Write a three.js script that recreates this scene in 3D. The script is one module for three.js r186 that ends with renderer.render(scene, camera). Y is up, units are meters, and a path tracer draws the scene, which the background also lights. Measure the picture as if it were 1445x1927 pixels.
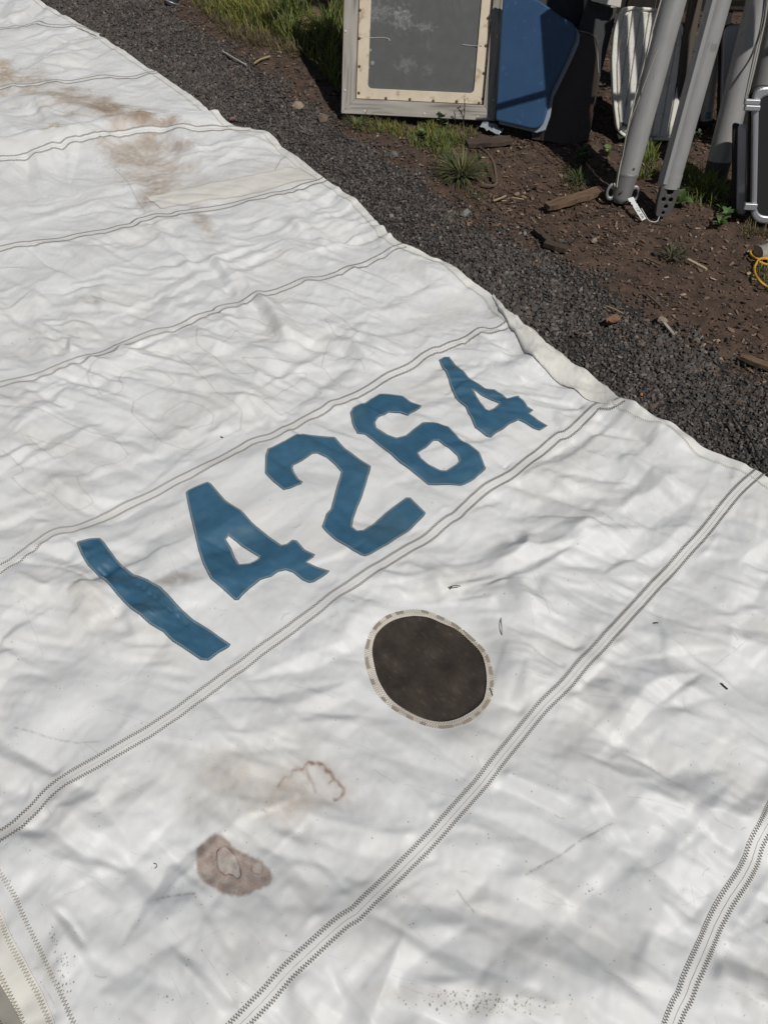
import * as THREE from 'three';
import { mergeGeometries } from 'three/addons/utils/BufferGeometryUtils.js';
import { RoundedBoxGeometry } from 'three/addons/geometries/RoundedBoxGeometry.js';
import { createNoise2D } from 'simplex-noise';

// ---------------------------------------------------------------- camera, sky, sun, exposure
const W0 = 1445, H0 = 1927, FPX = 1450, PITCH = 51 * Math.PI / 180, CAMH = 1.65;
const scene = new THREE.Scene();
const camera = new THREE.PerspectiveCamera(2 * Math.atan(H0 / 2 / FPX) * 180 / Math.PI, W0 / H0, 0.05, 400);
camera.position.set(0, CAMH, 0);
camera.rotation.x = -PITCH;
const renderer = new THREE.WebGLRenderer({ antialias: true });
renderer.setSize(767, 1024);
renderer.toneMapping = THREE.LinearToneMapping;
renderer.toneMappingExposure = 0.655;
renderer.shadowMap.enabled = true;
const SUN = new THREE.Vector3(0.42, 1.0, 0.60).normalize();
{
  // clear spring sky with thin high haze, the same all round
  const w = 512, h = 256, d = new Float32Array(w * h * 4), nz = createNoise2D(() => 0.37);
  for (let j = 0; j < h; j++) for (let i = 0; i < w; i++) {
    const el = ((j + 0.5) / h - 0.5) * Math.PI, az = (i + 0.5) / w * 2 * Math.PI, t = Math.pow(Math.max(0, Math.sin(el)), 0.5), o = (j * w + i) * 4, c = Math.cos(el);
    const cl = 0.08 * Math.max(0, nz(Math.cos(az) * c * 2.2 + 4, Math.sin(az) * c * 2.2) + 0.5 * nz(Math.cos(az) * c * 5, Math.sin(az) * c * 5 + 9)) * (el > 0 ? 1 : 0);
    const z = [0.072, 0.106, 0.180], hz = [0.21, 0.225, 0.245];
    for (let k = 0; k < 3; k++) d[o + k] = el > 0 ? hz[k] + (z[k] - hz[k]) * t + cl : [0.11, 0.10, 0.09][k];
    d[o + 3] = 1;
  }
  const t = new THREE.DataTexture(d, w, h, THREE.RGBAFormat, THREE.FloatType);
  t.mapping = THREE.EquirectangularReflectionMapping; t.magFilter = t.minFilter = THREE.LinearFilter; t.needsUpdate = true;
  scene.background = t; scene.environment = t;
}
const sun = new THREE.DirectionalLight(new THREE.Color(1, 0.972, 0.93), 4.6);
sun.position.copy(SUN).multiplyScalar(20).add(new THREE.Vector3(0, 0, -2.5));
sun.target.position.set(0, 0, -2.5);
sun.castShadow = true;
sun.shadow.mapSize.set(4096, 4096);
Object.assign(sun.shadow.camera, { left: -7, right: 7, top: 7, bottom: -7, near: 1, far: 50 });
scene.add(sun, sun.target);

// ---------------------------------------------------------------- helpers
function rng(seed) { let a = seed >>> 0; return () => { a = (a + 0x6D2B79F5) | 0; let t = Math.imul(a ^ (a >>> 15), 1 | a); t = (t + Math.imul(t ^ (t >>> 7), 61 | t)) ^ t; return ((t ^ (t >>> 14)) >>> 0) / 4294967296; }; }
const R = rng(77);
const noise = createNoise2D(rng(5)), noise2 = createNoise2D(rng(99));
const fbm = (x, y, o = 4) => { let s = 0, a = 0.5, f = 1; for (let i = 0; i < o; i++) { s += a * noise(x * f + i * 7.3, y * f - i * 3.1); a *= 0.5; f *= 2.03; } return s; };
const clamp = (x, a = 0, b = 1) => x < a ? a : x > b ? b : x;
const sst = (a, b, x) => { const t = clamp((x - a) / (b - a)); return t * t * (3 - 2 * t); };
const lerp = (a, b, t) => a + (b - a) * t;
const V = (x, y, z) => new THREE.Vector3(x, y, z);
const CP = Math.cos(PITCH), SP = Math.sin(PITCH);
const rayDir = (u, v) => { const x = (u - W0 / 2) / FPX, y = -(v - H0 / 2) / FPX; return V(x, -SP + y * CP, -CP - y * SP); };
const onY = (u, v, y = 0) => { const d = rayDir(u, v), t = (y - CAMH) / d.y; return V(d.x * t, y, d.z * t); };
const onZ = (u, v, z) => { const d = rayDir(u, v), t = z / d.z; return V(d.x * t, CAMH + d.y * t, z); };
const pts = (s) => s.trim().split(/\s+/).map((p) => p.split(',').map(Number));
const zoomed = (s, ox, oy, k) => pts(s).map(([a, b]) => [ox + a * k, oy + b * k]);   // tracings taken from an enlarged view
const used = new Map();
function numbered(n) { const k = used.get(n) ?? 0; used.set(n, k + 1); return k ? n + '_' + String(k).padStart(3, '0') : n; }
function tag(o, label, category, group, kind) { Object.assign(o.userData, { label, category }); if (group) o.userData.group = group; if (kind) o.userData.kind = kind; return o; }
function thing(name, label, category, pos = [0, 0, 0], group) { const g = new THREE.Group(); g.name = numbered(name); g.position.set(...(pos.isVector3 ? pos.toArray() : pos)); scene.add(g); return tag(g, label, category, group); }
function mesh(name, geo, mat, parent = scene) { const m = new THREE.Mesh(geo, mat); m.name = parent === scene ? numbered(name) : name; m.castShadow = m.receiveShadow = true; parent.add(m); return m; }
const std = (r, g, b, rough = 0.8, extra = {}) => new THREE.MeshStandardMaterial({ color: new THREE.Color().setRGB(r, g, b), roughness: rough, side: THREE.DoubleSide, ...extra });
const phys = (r, g, b, rough = 0.8, extra = {}) => new THREE.MeshPhysicalMaterial({ color: new THREE.Color().setRGB(r, g, b), roughness: rough, side: THREE.DoubleSide, ...extra });
const toS = (x) => Math.round(255 * clamp(x <= 0.0031308 ? 12.92 * x : 1.055 * Math.pow(x, 1 / 2.4) - 0.055));
function dataTex(w, h, f, srgb = true) {
  const d = new Uint8Array(w * h * 4);
  for (let j = 0, o = 0; j < h; j++) for (let i = 0; i < w; i++, o += 4) { const c = f((i + 0.5) / w, (j + 0.5) / h, i, j); d[o] = srgb ? toS(c[0]) : 255 * clamp(c[0]); d[o + 1] = srgb ? toS(c[1]) : 255 * clamp(c[1]); d[o + 2] = srgb ? toS(c[2]) : 255 * clamp(c[2]); d[o + 3] = 255; }
  const t = new THREE.DataTexture(d, w, h); t.magFilter = THREE.LinearFilter; t.minFilter = THREE.LinearMipmapLinearFilter; t.generateMipmaps = true; t.wrapS = t.wrapT = THREE.RepeatWrapping;
  if (srgb) t.colorSpace = THREE.SRGBColorSpace; t.needsUpdate = true; return t;
}
function woodTex(a, b, c, seed, w = 256, h = 512) {                   // grain runs along v; a metre of wood to a tile
  return dataTex(w, h, (u, v) => {
    const g = fbm(u * 26 + seed + 0.5 * noise(u * 3, v * 2 + seed), v * 1.3 + seed, 3), f = noise(u * 90 + seed, v * 4), k = noise(u * 5 + seed, v * 3.1 + 4);
    const t = clamp(0.5 + 0.75 * g + 0.2 * f), q = sst(0.25, 0.6, noise(u * 60 - seed, v * 2.2)) * 0.6 + sst(0.3, 0.8, k) * 0.25;
    return [0, 1, 2].map((i) => lerp(lerp(a[i], b[i], t), c[i], q));
  });
}
function uvPlanar(geo, ax = 0, ay = 1, k = 1) { const p = geo.attributes.position, uv = new Float32Array(p.count * 2); for (let i = 0; i < p.count; i++) { uv[i * 2] = p.getComponent(i, ax) * k; uv[i * 2 + 1] = p.getComponent(i, ay) * k; } geo.setAttribute('uv', new THREE.BufferAttribute(uv, 2)); return geo; }
function inPoly(x, y, P) { let c = false; for (let i = 0, j = P.length - 1; i < P.length; j = i++) { const [xi, yi] = P[i], [xj, yj] = P[j]; if ((yi > y) !== (yj > y) && x < (xj - xi) * (y - yi) / (yj - yi) + xi) c = !c; } return c; }
function distPoly(x, y, P, closed = true) { let b = 1e9; for (let i = 0; i < P.length - (closed ? 0 : 1); i++) { const A = P[i], B = P[(i + 1) % P.length], dx = B[0] - A[0], dy = B[1] - A[1], t = clamp(((x - A[0]) * dx + (y - A[1]) * dy) / (dx * dx + dy * dy + 1e-12)), ex = x - A[0] - t * dx, ey = y - A[1] - t * dy, d = ex * ex + ey * ey; if (d < b) b = d; } return Math.sqrt(b); }
function smooth(P, n = 6) { const out = []; for (let i = 0; i < P.length - 1; i++) { const p0 = P[Math.max(0, i - 1)], p1 = P[i], p2 = P[i + 1], p3 = P[Math.min(P.length - 1, i + 2)]; for (let k = 0; k < n; k++) { const t = k / n, t2 = t * t, t3 = t2 * t; out.push([0, 1].map((c) => 0.5 * (2 * p1[c] + (p2[c] - p0[c]) * t + (2 * p0[c] - 5 * p1[c] + 4 * p2[c] - p3[c]) * t2 + (3 * p1[c] - p0[c] - 3 * p2[c] + p3[c]) * t3))); } } out.push(P[P.length - 1]); return out; }
function resample(P, n) { const L = [0]; for (let i = 1; i < P.length; i++) L.push(L[i - 1] + Math.hypot(P[i][0] - P[i - 1][0], P[i][1] - P[i - 1][1])); const T = L[L.length - 1], out = []; for (let k = 0, i = 0; k <= n; k++) { const l = T * k / n; while (i < P.length - 2 && L[i + 1] < l) i++; const t = (l - L[i]) / (L[i + 1] - L[i] || 1); out.push([lerp(P[i][0], P[i + 1][0], t), lerp(P[i][1], P[i + 1][1], t)]); } out.total = T; return out; }
const bbox = (P, m = 0) => { let a = 1e9, b = 1e9, c = -1e9, d = -1e9; for (const [x, y] of P) { a = Math.min(a, x); b = Math.min(b, y); c = Math.max(c, x); d = Math.max(d, y); } return [a - m, b - m, c + m, d + m]; };
const flat = (P, y = 0.03) => P.map(([u, v]) => { const p = onY(u, v, y); return [p.x, p.z]; });

// seams of the sail as traced
const SEAM_PX = [
  pts('-900,60 -600,10 -300,-20 -150,-36 -10,-48'),
  pts('-900,190 -500,125 -250,95 0,54 40,50 68,43 87,48 120,50 145,49 186,66'),
  pts('-700,290 -250,205 0,167 30,161 66,160 108,152 145,153 187,145 232,147 296,136'),
  pts('-600,400 -250,338 0,300 60,288 118,276 130,265 180,255 255,247 370,243 472,243'),
  pts('-500,600 -250,530 0,469 58,459 112,452 145,444 179,438 203,435 224,428 249,424 262,415 287,408 320,406 336,401 353,399 419,390 498,370 560,356 612,337'),
  pts('-500,860 -250,790 0,725 68,709 136,682 194,666 237,646 286,627 329,619 368,600 404,588 412,581 438,575 455,570 484,551 499,553 538,542 576,525 601,525 644,511 700,491 762,461'),
  pts('-400,1290 -200,1180 0,1072 29,1055 63,1029 104,1002 145,995 186,980 228,959 271,939 329,908 373,886 436,854 480,830 513,821 543,806 572,791 610,772 625,760 649,753 700,728 733,707 779,686 798,670 819,659 828,659 845,651 882,636 904,621 923,623 954,611 966,596'),
  pts('-300,1790 -150,1682 0,1575 48,1539 80,1506 121,1470 152,1452 187,1433 235,1404 277,1380 311,1357 346,1333 399,1294 457,1252 499,1219 540,1190 561,1174 615,1132 644,1111 700,1074 760,1038 798,1017 828,992 847,977 859,971 874,956 908,925 935,908 965,891 996,866 1049,823 1060,821 1083,804 1106,781 1123,764 1133,764 1148,762 1172,751'),
  pts('130,2260 300,2090 452,1927 500,1878 540,1832 600,1776 650,1732 668,1722 700,1690 760,1632 809,1582 845,1542 912,1466 964,1400 1013,1340 1058,1295 1096,1250 1138,1206 1187,1152 1239,1095 1281,1050 1322,1005 1364,952 1394,918 1428,888'),
  pts('1150,2230 1264,1926 1287,1877 1300,1841 1318,1801 1331,1770 1349,1729 1371,1689 1398,1649 1412,1622 1416,1609 1425,1582 1445,1546 1500,1440 1600,1265 1780,1056'),
  pts('1800,2300 1850,2000 1900,1650 2000,1350 2100,1190'),
];
// ---------------------------------------------------------------- height of the sail cloth: folds, ridges, creases
const CX0 = -4.6, CZ0 = -6.4, CST = 0.004, CNX = Math.round(7.6 / CST), CNZ = Math.round(7.2 / CST);
const HF = new Float32Array(CNX * CNZ);
const WINDOW_PX = zoomed('575,358 680,372 780,415 870,455 950,525 1020,595 1055,680 1068,780 1062,870 1040,940 990,990 920,1035 850,1065 760,1080 660,1065 560,1025 470,970 390,895 335,800 305,700 290,600 305,510 350,445 420,395 500,368', 620, 1060, 0.2768);
const RING_PX = zoomed('540,320 640,325 750,365 850,420 940,490 1040,585 1085,660 1110,760 1108,880 1080,960 1000,1050 900,1105 790,1128 660,1112 520,1045 420,985 320,885 265,750 243,650 250,565 280,480 340,400 430,345', 620, 1060, 0.2768);
const WIN_G = flat(WINDOW_PX), WIN_C = WIN_G.reduce((s, p) => [s[0] + p[0] / WIN_G.length, s[1] + p[1] / WIN_G.length], [0, 0]);
{
  // random crease lines, laid out along the directions in which the cloth was folded and dragged
  const creases = [];
  const RC = rng(31);
  for (let i = 0; i < 900; i++) {
    const x = i < 640 ? lerp(-3.4, 1.9, RC()) : lerp(-0.9, 1.4, RC()), z = i < 640 ? lerp(-5.6, 0, RC()) : lerp(-2.0, 0.1, RC()), k = RC(), right = sst(-0.2, 0.7, x + 0.5 * (z + 1.6)), up = sst(-2.0, -3.0, z + 0.3 * x);
    const main = k < 0.45 ? (right > 0.5 ? 0.5 : up > 0.4 ? 1.05 : 0.75) : k < 0.7 ? -0.72 : RC() * 3.14, a = main + (RC() - 0.5) * 0.55, long = i % 14 === 0, l = long ? lerp(0.3, 0.62, RC()) : lerp(0.04, 0.34, RC() * RC()) * (k < 0.45 ? 1.3 : 1), bend = (RC() - 0.5) * (long ? 0.16 : 0.5);
    const calm = sst(-0.35, 0.35, noise(x * 1.3 + 70, z * 1.3));
    const P = []; for (let q = 0; q <= 6; q++) { const t = q / 6 * 2 - 1; P.push([x + Math.cos(a + bend * t) * l * t, z + Math.sin(a + bend * t) * l * t]); }
    const s = long ? 0.9 : lerp(0.4, 1, RC()) * lerp(0.35, 1, calm), flip = RC() < 0.5, w1 = lerp(0.007, 0.016, RC()), w2 = lerp(0.04, 0.13, RC()) * (0.6 + l * 2);
    creases.push({ P, wn: flip ? w1 : w2, wf: flip ? w2 : w1, h: (RC() < 0.7 ? 1 : -0.8) * lerp(0.3, 0.85, RC()) * Math.min(w1, 0.014) * s, sharp: true });
  }
  const F = (s, wn, wf, h, sharp = false, flatTop) => creases.push({ P: smooth(flat(pts(s)), 5), wn, wf, h, sharp, big: true });
  // the big roll across the upper left and the dip beyond it
  F('-140,300 0,290 60,284 120,277 180,264 255,249 330,246 400,243 470,243', 0.11, 0.04, 0.062);
  F('0,345 130,330 300,335 430,320', 0.10, 0.10, -0.012);
  F('20,190 110,205 200,240 260,265', 0.05, 0.05, 0.012, true);
  F('0,140 40,185 110,240 150,285', 0.03, 0.05, 0.012, true);
  F('70,290 80,330 95,370', 0.03, 0.03, 0.012, true);
  F('120,280 128,310 150,325', 0.02, 0.04, -0.014, true);
  F('300,265 360,280 385,318 420,345', 0.05, 0.03, 0.012, true);
  F('500,262 470,285 380,300', 0.05, 0.05, 0.010);
  F('0,120 60,116 140,118 210,100', 0.09, 0.05, 0.016);
  F('0,75 80,70 150,80', 0.05, 0.06, 0.012);
  // hem flap on the right with the dark gap behind it
  F('928,566 940,580 957,603 985,640 1020,675 1060,705 1100,728', 0.006, 0.012, -0.022);
  F('934,562 962,596 998,636 1040,678 1084,712', 0.06, 0.013, 0.055);
  F('1000,650 1060,690 1130,735 1200,775 1260,812', 0.025, 0.03, 0.020, true);
  F('1110,752 1150,780 1200,812 1260,848 1310,880', 0.035, 0.06, 0.040, true);
  F('1180,800 1230,820 1290,862', 0.03, 0.02, -0.010, true);
  F('940,690 990,700 1060,722 1110,745', 0.03, 0.05, 0.016);
  F('880,640 930,680 1000,735', 0.04, 0.03, 0.010, true);
  F('950,690 968,712 985,742', 0.03, 0.05, 0.009, true);
  // fold line and crumples above the window
  F('860,1106 930,1072 1000,1045 1070,1018 1130,984 1220,935 1310,884', 0.05, 0.03, 0.013, true);
  F('700,1085 760,1100 815,1110 860,1104', 0.03, 0.04, 0.010, true);
  F('800,1068 822,1100 828,1130 860,1150', 0.018, 0.018, 0.011);
  F('930,1030 955,1040 985,1045 990,1000', 0.02, 0.02, 0.012, true);
  F('1000,1010 985,1040 960,1060 905,1075', 0.02, 0.03, 0.010, true);
  F('990,1090 975,1120 995,1150 1030,1140', 0.02, 0.02, 0.012, true);
  F('900,1090 950,1115 990,1150 1050,1175', 0.03, 0.02, 0.010, true);
  F('1010,1090 1040,1130 1090,1165', 0.02, 0.02, 0.010, true);
  F('870,1120 900,1140 940,1150', 0.015, 0.02, 0.008, true);
  F('1100,985 1090,1010 1060,1018', 0.02, 0.03, 0.008, true);
  F('700,955 760,985 830,1010', 0.03, 0.03, 0.006, true);
  // long drags on the right
  F('1040,1130 1110,1190 1200,1260 1290,1315 1445,1370', 0.03, 0.06, 0.017, true);
  F('1090,1250 1180,1330 1260,1400 1330,1480 1420,1580', 0.04, 0.04, 0.012, true);
  F('1000,1395 1090,1440 1190,1500 1290,1540 1340,1545 1400,1590 1445,1640', 0.035, 0.05, 0.018, true);
  F('1120,1270 1150,1340 1210,1420', 0.03, 0.03, 0.010, true);
  F('1250,1300 1330,1380 1445,1450', 0.035, 0.03, 0.008, true);
  F('1100,1380 1200,1440 1320,1500', 0.03, 0.03, -0.008, true);
  F('1180,1180 1300,1230 1445,1290', 0.06, 0.05, 0.010);
  F('1080,1500 1130,1570 1150,1600', 0.03, 0.02, 0.007, true);
  F('1160,1500 1240,1600', 0.03, 0.03, 0.007, true);
  F('950,1600 1010,1650 1080,1660', 0.05, 0.05, 0.010);
  F('1310,1840 1360,1850 1430,1865', 0.02, 0.03, 0.010, true);
  // the swell along the bottom
  F('250,1795 380,1775 500,1768 640,1785 800,1830 950,1880 1100,1905 1300,1920', 0.14, 0.075, 0.036);
  F('180,1655 330,1690 480,1712 620,1700', 0.10, 0.10, -0.012);
  F('820,1500 900,1560 960,1640', 0.09, 0.09, 0.008);
  F('880,1905 960,1880 1090,1895 1220,1870', 0.03, 0.05, 0.008);
  // lower left
  F('60,1690 105,1715 150,1775 185,1830 205,1870', 0.018, 0.045, 0.022);
  F('108,1712 140,1740 170,1785 185,1800', 0.006, 0.004, -0.016);
  F('100,1870 130,1810 100,1765', 0.03, 0.03, 0.012, true);
  F('150,1480 165,1530 120,1590 110,1680', 0.045, 0.06, 0.020);
  F('0,1425 60,1385 130,1345 220,1305', 0.05, 0.07, 0.018);
  F('0,1330 120,1300 260,1260', 0.07, 0.06, 0.012);
  F('0,1620 40,1640 60,1690', 0.05, 0.05, 0.012);
  F('420,1835 500,1830 580,1860 640,1830', 0.03, 0.03, 0.010);
  F('120,1500 60,1560 0,1600', 0.04, 0.05, -0.010);
  // left of and around the numerals
  F('140,1080 165,1135 200,1180 240,1205', 0.045, 0.03, 0.020);
  F('205,1150 240,1190 255,1215', 0.03, 0.03, -0.012);
  F('255,1050 310,1085 350,1120 380,1150', 0.03, 0.03, 0.012);
  F('500,1090 520,1140 555,1200', 0.03, 0.02, 0.010, true);
  F('0,1120 70,1100 140,1060', 0.06, 0.06, 0.012);
  F('0,800 70,815 150,830 240,850', 0.05, 0.04, 0.014);
  F('100,905 130,930 160,945', 0.03, 0.03, 0.010, true);
  F('600,1130 660,1170 700,1205', 0.03, 0.02, 0.010, true);
  F('550,1230 620,1210 700,1190', 0.03, 0.04, 0.010);
  F('680,760 730,830 800,935 870,1010', 0.012, 0.02, 0.007, true);
  F('560,900 600,960 620,1000', 0.02, 0.03, 0.007, true);
  F('740,640 800,655 830,700', 0.03, 0.03, 0.008, true);
  // the streaky wrinkles above the numerals
  F('270,420 330,480 400,560 450,600', 0.02, 0.03, 0.013, true);
  F('330,440 400,500 470,545 520,620 560,700', 0.02, 0.03, 0.013, true);
  F('390,480 440,545 480,640', 0.016, 0.02, 0.011, true);
  F('420,590 450,650 540,700 640,700', 0.02, 0.02, 0.010, true);
  F('500,570 540,640 600,690', 0.02, 0.025, 0.012, true);
  F('440,560 520,600 560,650', 0.02, 0.02, 0.009, true);
  F('540,540 640,570 740,640', 0.02, 0.03, 0.010, true);
  F('600,500 700,540 800,620', 0.03, 0.03, 0.010, true);
  F('640,640 690,690 740,720', 0.02, 0.02, 0.009, true);
  F('380,700 460,760 540,800', 0.03, 0.03, 0.008, true);
  F('460,410 560,440 640,500', 0.03, 0.05, 0.010, true);
  F('540,380 620,420 700,450', 0.04, 0.05, 0.010, true);
  F('700,430 760,500 860,560', 0.03, 0.04, 0.012, true);
  F('0,560 120,540 240,520', 0.06, 0.05, 0.008);
  F('40,500 140,540 220,600', 0.04, 0.04, 0.008, true);
  const tri = (t) => Math.abs(((t % 1) + 1) % 1 * 2 - 1) - 0.5;
  for (let j = 0; j < CNZ; j++) {
    const z = CZ0 + j * CST;
    for (let i = 0; i < CNX; i++) {
      const x = CX0 + i * CST;
      if (z > -4.2 && x < -2.7 || z < -3.4 && x > 1.2) { HF[j * CNX + i] = 0.03; continue; }
      const w1 = noise(x * 0.9 + 3, z * 0.9), w2 = noise(x * 0.9 - 8, z * 0.9 + 5), w3 = noise(x * 2.6, z * 2.6 + 20);
      let h = 0.055 + 0.006 * w1 + 0.004 * noise(x * 2.2 + 11, z * 2.2) ;
      // sharp-edged facets of stiff crumpled cloth, in three directions, coming and going
      const a = (x * 0.78 + z * 0.62), b = (x * 0.62 - z * 0.78), c = (x * 0.95 - z * 0.30), d = (x * 0.25 + z * 0.97);
      h += 0.0022 * tri(b * 3.3 + 0.55 * w1 + 0.18 * w3) * sst(-0.4, 0.7, w2);
      h += 0.0022 * tri(c * 4.1 + 0.6 * w2 + 0.15 * w3) * sst(-0.2, 0.8, noise(x * 0.8 + 30, z * 0.8));
      h += 0.002 * tri(d * 6.2 + 0.5 * w1 - 0.25 * w3) * sst(0.0, 0.8, noise(x * 1.1 - 30, z * 1.1 + 7));
      h += 0.003 * tri(a * 7.0 + 0.7 * w2 + 0.3 * w3) * sst(0.05, 0.8, noise(x * 1.2 + 60, z * 1.2 - 7));
      const m = sst(-0.3, 0.6, noise(x * 1.6 + 4, z * 1.6 - 40));
      h += 0.0016 * (0.5 - Math.abs(noise(x * 7 + w1, z * 7 - w2))) * (0.35 + m);
      h += 0.0008 * (0.5 - Math.abs(noise2(x * 17 + 2 * w3, z * 15))) * (0.25 + m) + 0.0005 * noise2(x * 38, z * 34);
      HF[j * CNX + i] = h;
    }
  }
  // crumpled facets: a jittered net of points at uneven heights, flat between them, creased along every edge
  const facets = (size, stretch, ang, amp, seed, where) => {
    const rr = rng(seed), ca = Math.cos(ang), sa = Math.sin(ang), su = size * stretch, n0 = Math.ceil(7 / su), n1 = Math.ceil(7 / size), net = [];
    for (let j = -n1; j <= n1; j++) { const row = []; for (let i = -n0; i <= n0; i++) { const u = (i + (rr() - 0.5) * 0.62) * su, v = (j + (rr() - 0.5) * 0.62) * size; let x = u * ca - v * sa - 0.8, z = u * sa + v * ca - 2.8; x += 0.10 * noise(x * 0.9 + seed, z * 0.9); z += 0.10 * noise(x * 0.9 - seed, z * 0.9 + 4); row.push([x, z, amp * (rr() * 2 - 1) * where(x, z)]); } net.push(row); }
    const put = (A, B, C) => {
      if (!(A[2] || B[2] || C[2])) return;
      const x0 = Math.max(0, Math.ceil((Math.min(A[0], B[0], C[0]) - CX0) / CST)), x1 = Math.min(CNX - 1, Math.floor((Math.max(A[0], B[0], C[0]) - CX0) / CST)), z0 = Math.max(0, Math.ceil((Math.min(A[1], B[1], C[1]) - CZ0) / CST)), z1 = Math.min(CNZ - 1, Math.floor((Math.max(A[1], B[1], C[1]) - CZ0) / CST));
      const d = (B[1] - C[1]) * (A[0] - C[0]) + (C[0] - B[0]) * (A[1] - C[1]); if (Math.abs(d) < 1e-9) return;
      for (let j = z0; j <= z1; j++) for (let i = x0; i <= x1; i++) { const x = CX0 + i * CST, z = CZ0 + j * CST, a = ((B[1] - C[1]) * (x - C[0]) + (C[0] - B[0]) * (z - C[1])) / d, b = ((C[1] - A[1]) * (x - C[0]) + (A[0] - C[0]) * (z - C[1])) / d, c = 1 - a - b; if (a >= 0 && b >= 0 && c > 0) HF[j * CNX + i] += a * A[2] + b * B[2] + c * C[2]; }
    };
    for (let j = 0; j < net.length - 1; j++) for (let i = 0; i < net[0].length - 1; i++) { const a = net[j][i], b = net[j][i + 1], c = net[j + 1][i], d = net[j + 1][i + 1]; if (rr() < 0.5) { put(a, b, c); put(b, d, c); } else { put(a, b, d); put(a, d, c); } }
  };
  const calm = (x, z) => lerp(1, 0.5, sst(-2.3, -3.4, z + 0.35 * x));
  const zone = (x, z) => sst(-0.35, 0.55, x + 0.5 * (z + 1.6)), high = (x, z) => sst(-1.9, -2.7, z + 0.3 * x), ruffle = (x, z, k, o) => 0.35 + 0.9 * sst(-0.45, 0.5, noise(x * k + o, z * k - o));
  facets(0.24, 2.4, 0.85, 0.0075, 501, () => 1);
  facets(0.085, 3.0, 0.50, 0.0105, 502, (x, z) => zone(x, z) * ruffle(x, z, 1.3, 3));
  facets(0.085, 3.0, 1.05, 0.0120, 503, (x, z) => high(x, z) * ruffle(x, z, 1.3, 8));
  facets(0.09, 2.8, -0.72, 0.0088, 504, (x, z) => (1 - zone(x, z) * 0.6) * (1 - high(x, z) * 0.5) * ruffle(x, z, 1.2, 12));
  facets(0.055, 3.2, 0.52, 0.0115, 505, (x, z) => calm(x, z) * (ruffle(x, z, 1.8, 20)));
  facets(0.042, 3.0, -0.50, 0.0125, 506, (x, z) => calm(x, z) * (ruffle(x, z, 2.0, 33) - 0.3));
  facets(0.05, 1.5, 0.3, 0.012, 507, (x, z) => Math.max(0, 1 - Math.hypot(x - 0.38, z + 1.42) / 0.34, 0.8 - Math.hypot(x + 0.42, z + 2.75) / 0.45));
  facets(0.032, 5, 0.62, 0.0110, 508, (x, z) => calm(x, z) * (ruffle(x, z, 1.5, 41) - 0.2));
  facets(0.020, 4, 0.30, 0.0068, 509, (x, z) => calm(x, z) * (Math.max(0, ruffle(x, z, 2.2, 57) - 0.35)));
  for (const c of creases) {
    const m = 3 * Math.max(c.wn, c.wf), [x0, z0, x1, z1] = bbox(c.P, m), n = c.P.length;
    const L = [0]; for (let i = 1; i < n; i++) L.push(L[i - 1] + Math.hypot(c.P[i][0] - c.P[i - 1][0], c.P[i][1] - c.P[i - 1][1]));
    const T = L[n - 1], tp = c.big ? Math.min(0.35 * T, 0.16) : 0.45 * T;
    for (let j = Math.max(0, Math.floor((z0 - CZ0) / CST)); j < Math.min(CNZ, (z1 - CZ0) / CST); j++) for (let i = Math.max(0, Math.floor((x0 - CX0) / CST)); i < Math.min(CNX, (x1 - CX0) / CST); i++) {
      const x = CX0 + i * CST, z = CZ0 + j * CST;
      let best = 1e9, sgn = 1, al = 0;
      for (let k = 0; k < n - 1; k++) {
        const A = c.P[k], B = c.P[k + 1], dx = B[0] - A[0], dz = B[1] - A[1], l2 = dx * dx + dz * dz || 1e-9, t = clamp(((x - A[0]) * dx + (z - A[1]) * dz) / l2), ex = x - A[0] - t * dx, ez = z - A[1] - t * dz, d = ex * ex + ez * ez;
        if (d < best) { best = d; sgn = dx * ez - dz * ex; al = L[k] + t * (L[k + 1] - L[k]); }
      }
      const d = Math.sqrt(best), w = (sgn > 0 ? c.wn : c.wf) * (1 + 0.18 * noise(al * 6, c.h * 999)), q = d / w;
      if (q > 3) continue;
      const tape = sst(0, tp, al) * sst(0, tp, T - al);
      const prof = c.sharp ? Math.max(0, 1 - q / 1.75) : Math.exp(-q * q);
      HF[j * CNX + i] += (c.big ? (c.sharp ? 1.3 : 0.85) : 1) * c.h * prof * tape;
    }
  }
  { const T = new Float32Array(HF.length); for (let k = 1; k < HF.length - 1; k++) T[k] = 0.25 * HF[k - 1] + 0.5 * HF[k] + 0.25 * HF[k + 1]; for (let k = CNX; k < HF.length - CNX; k++) HF[k] = 0.25 * T[k - CNX] + 0.5 * T[k] + 0.25 * T[k + CNX]; }
  {                                                                   // doubled cloth along the seams lies stiffer
    const Wt = new Float32Array(HF.length), B = new Float32Array(HF), T = new Float32Array(HF.length), r = 7;
    for (const P of SEAM_PX) { const Q = flat(smooth(P, 4), 0.045), n = Math.ceil(resample(Q, 2).total / 0.005); for (const [x, z] of resample(Q, n)) { const ci = Math.round((x - CX0) / CST), cj = Math.round((z - CZ0) / CST); for (let b = -9; b <= 9; b++) for (let a = -9; a <= 9; a++) { const i = ci + a, j = cj + b; if (i < r || j < r || i >= CNX - r || j >= CNZ - r) continue; const w = 0.8 * sst(9, 4, Math.hypot(a, b)), k = j * CNX + i; if (w > Wt[k]) Wt[k] = w; } } }
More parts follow.
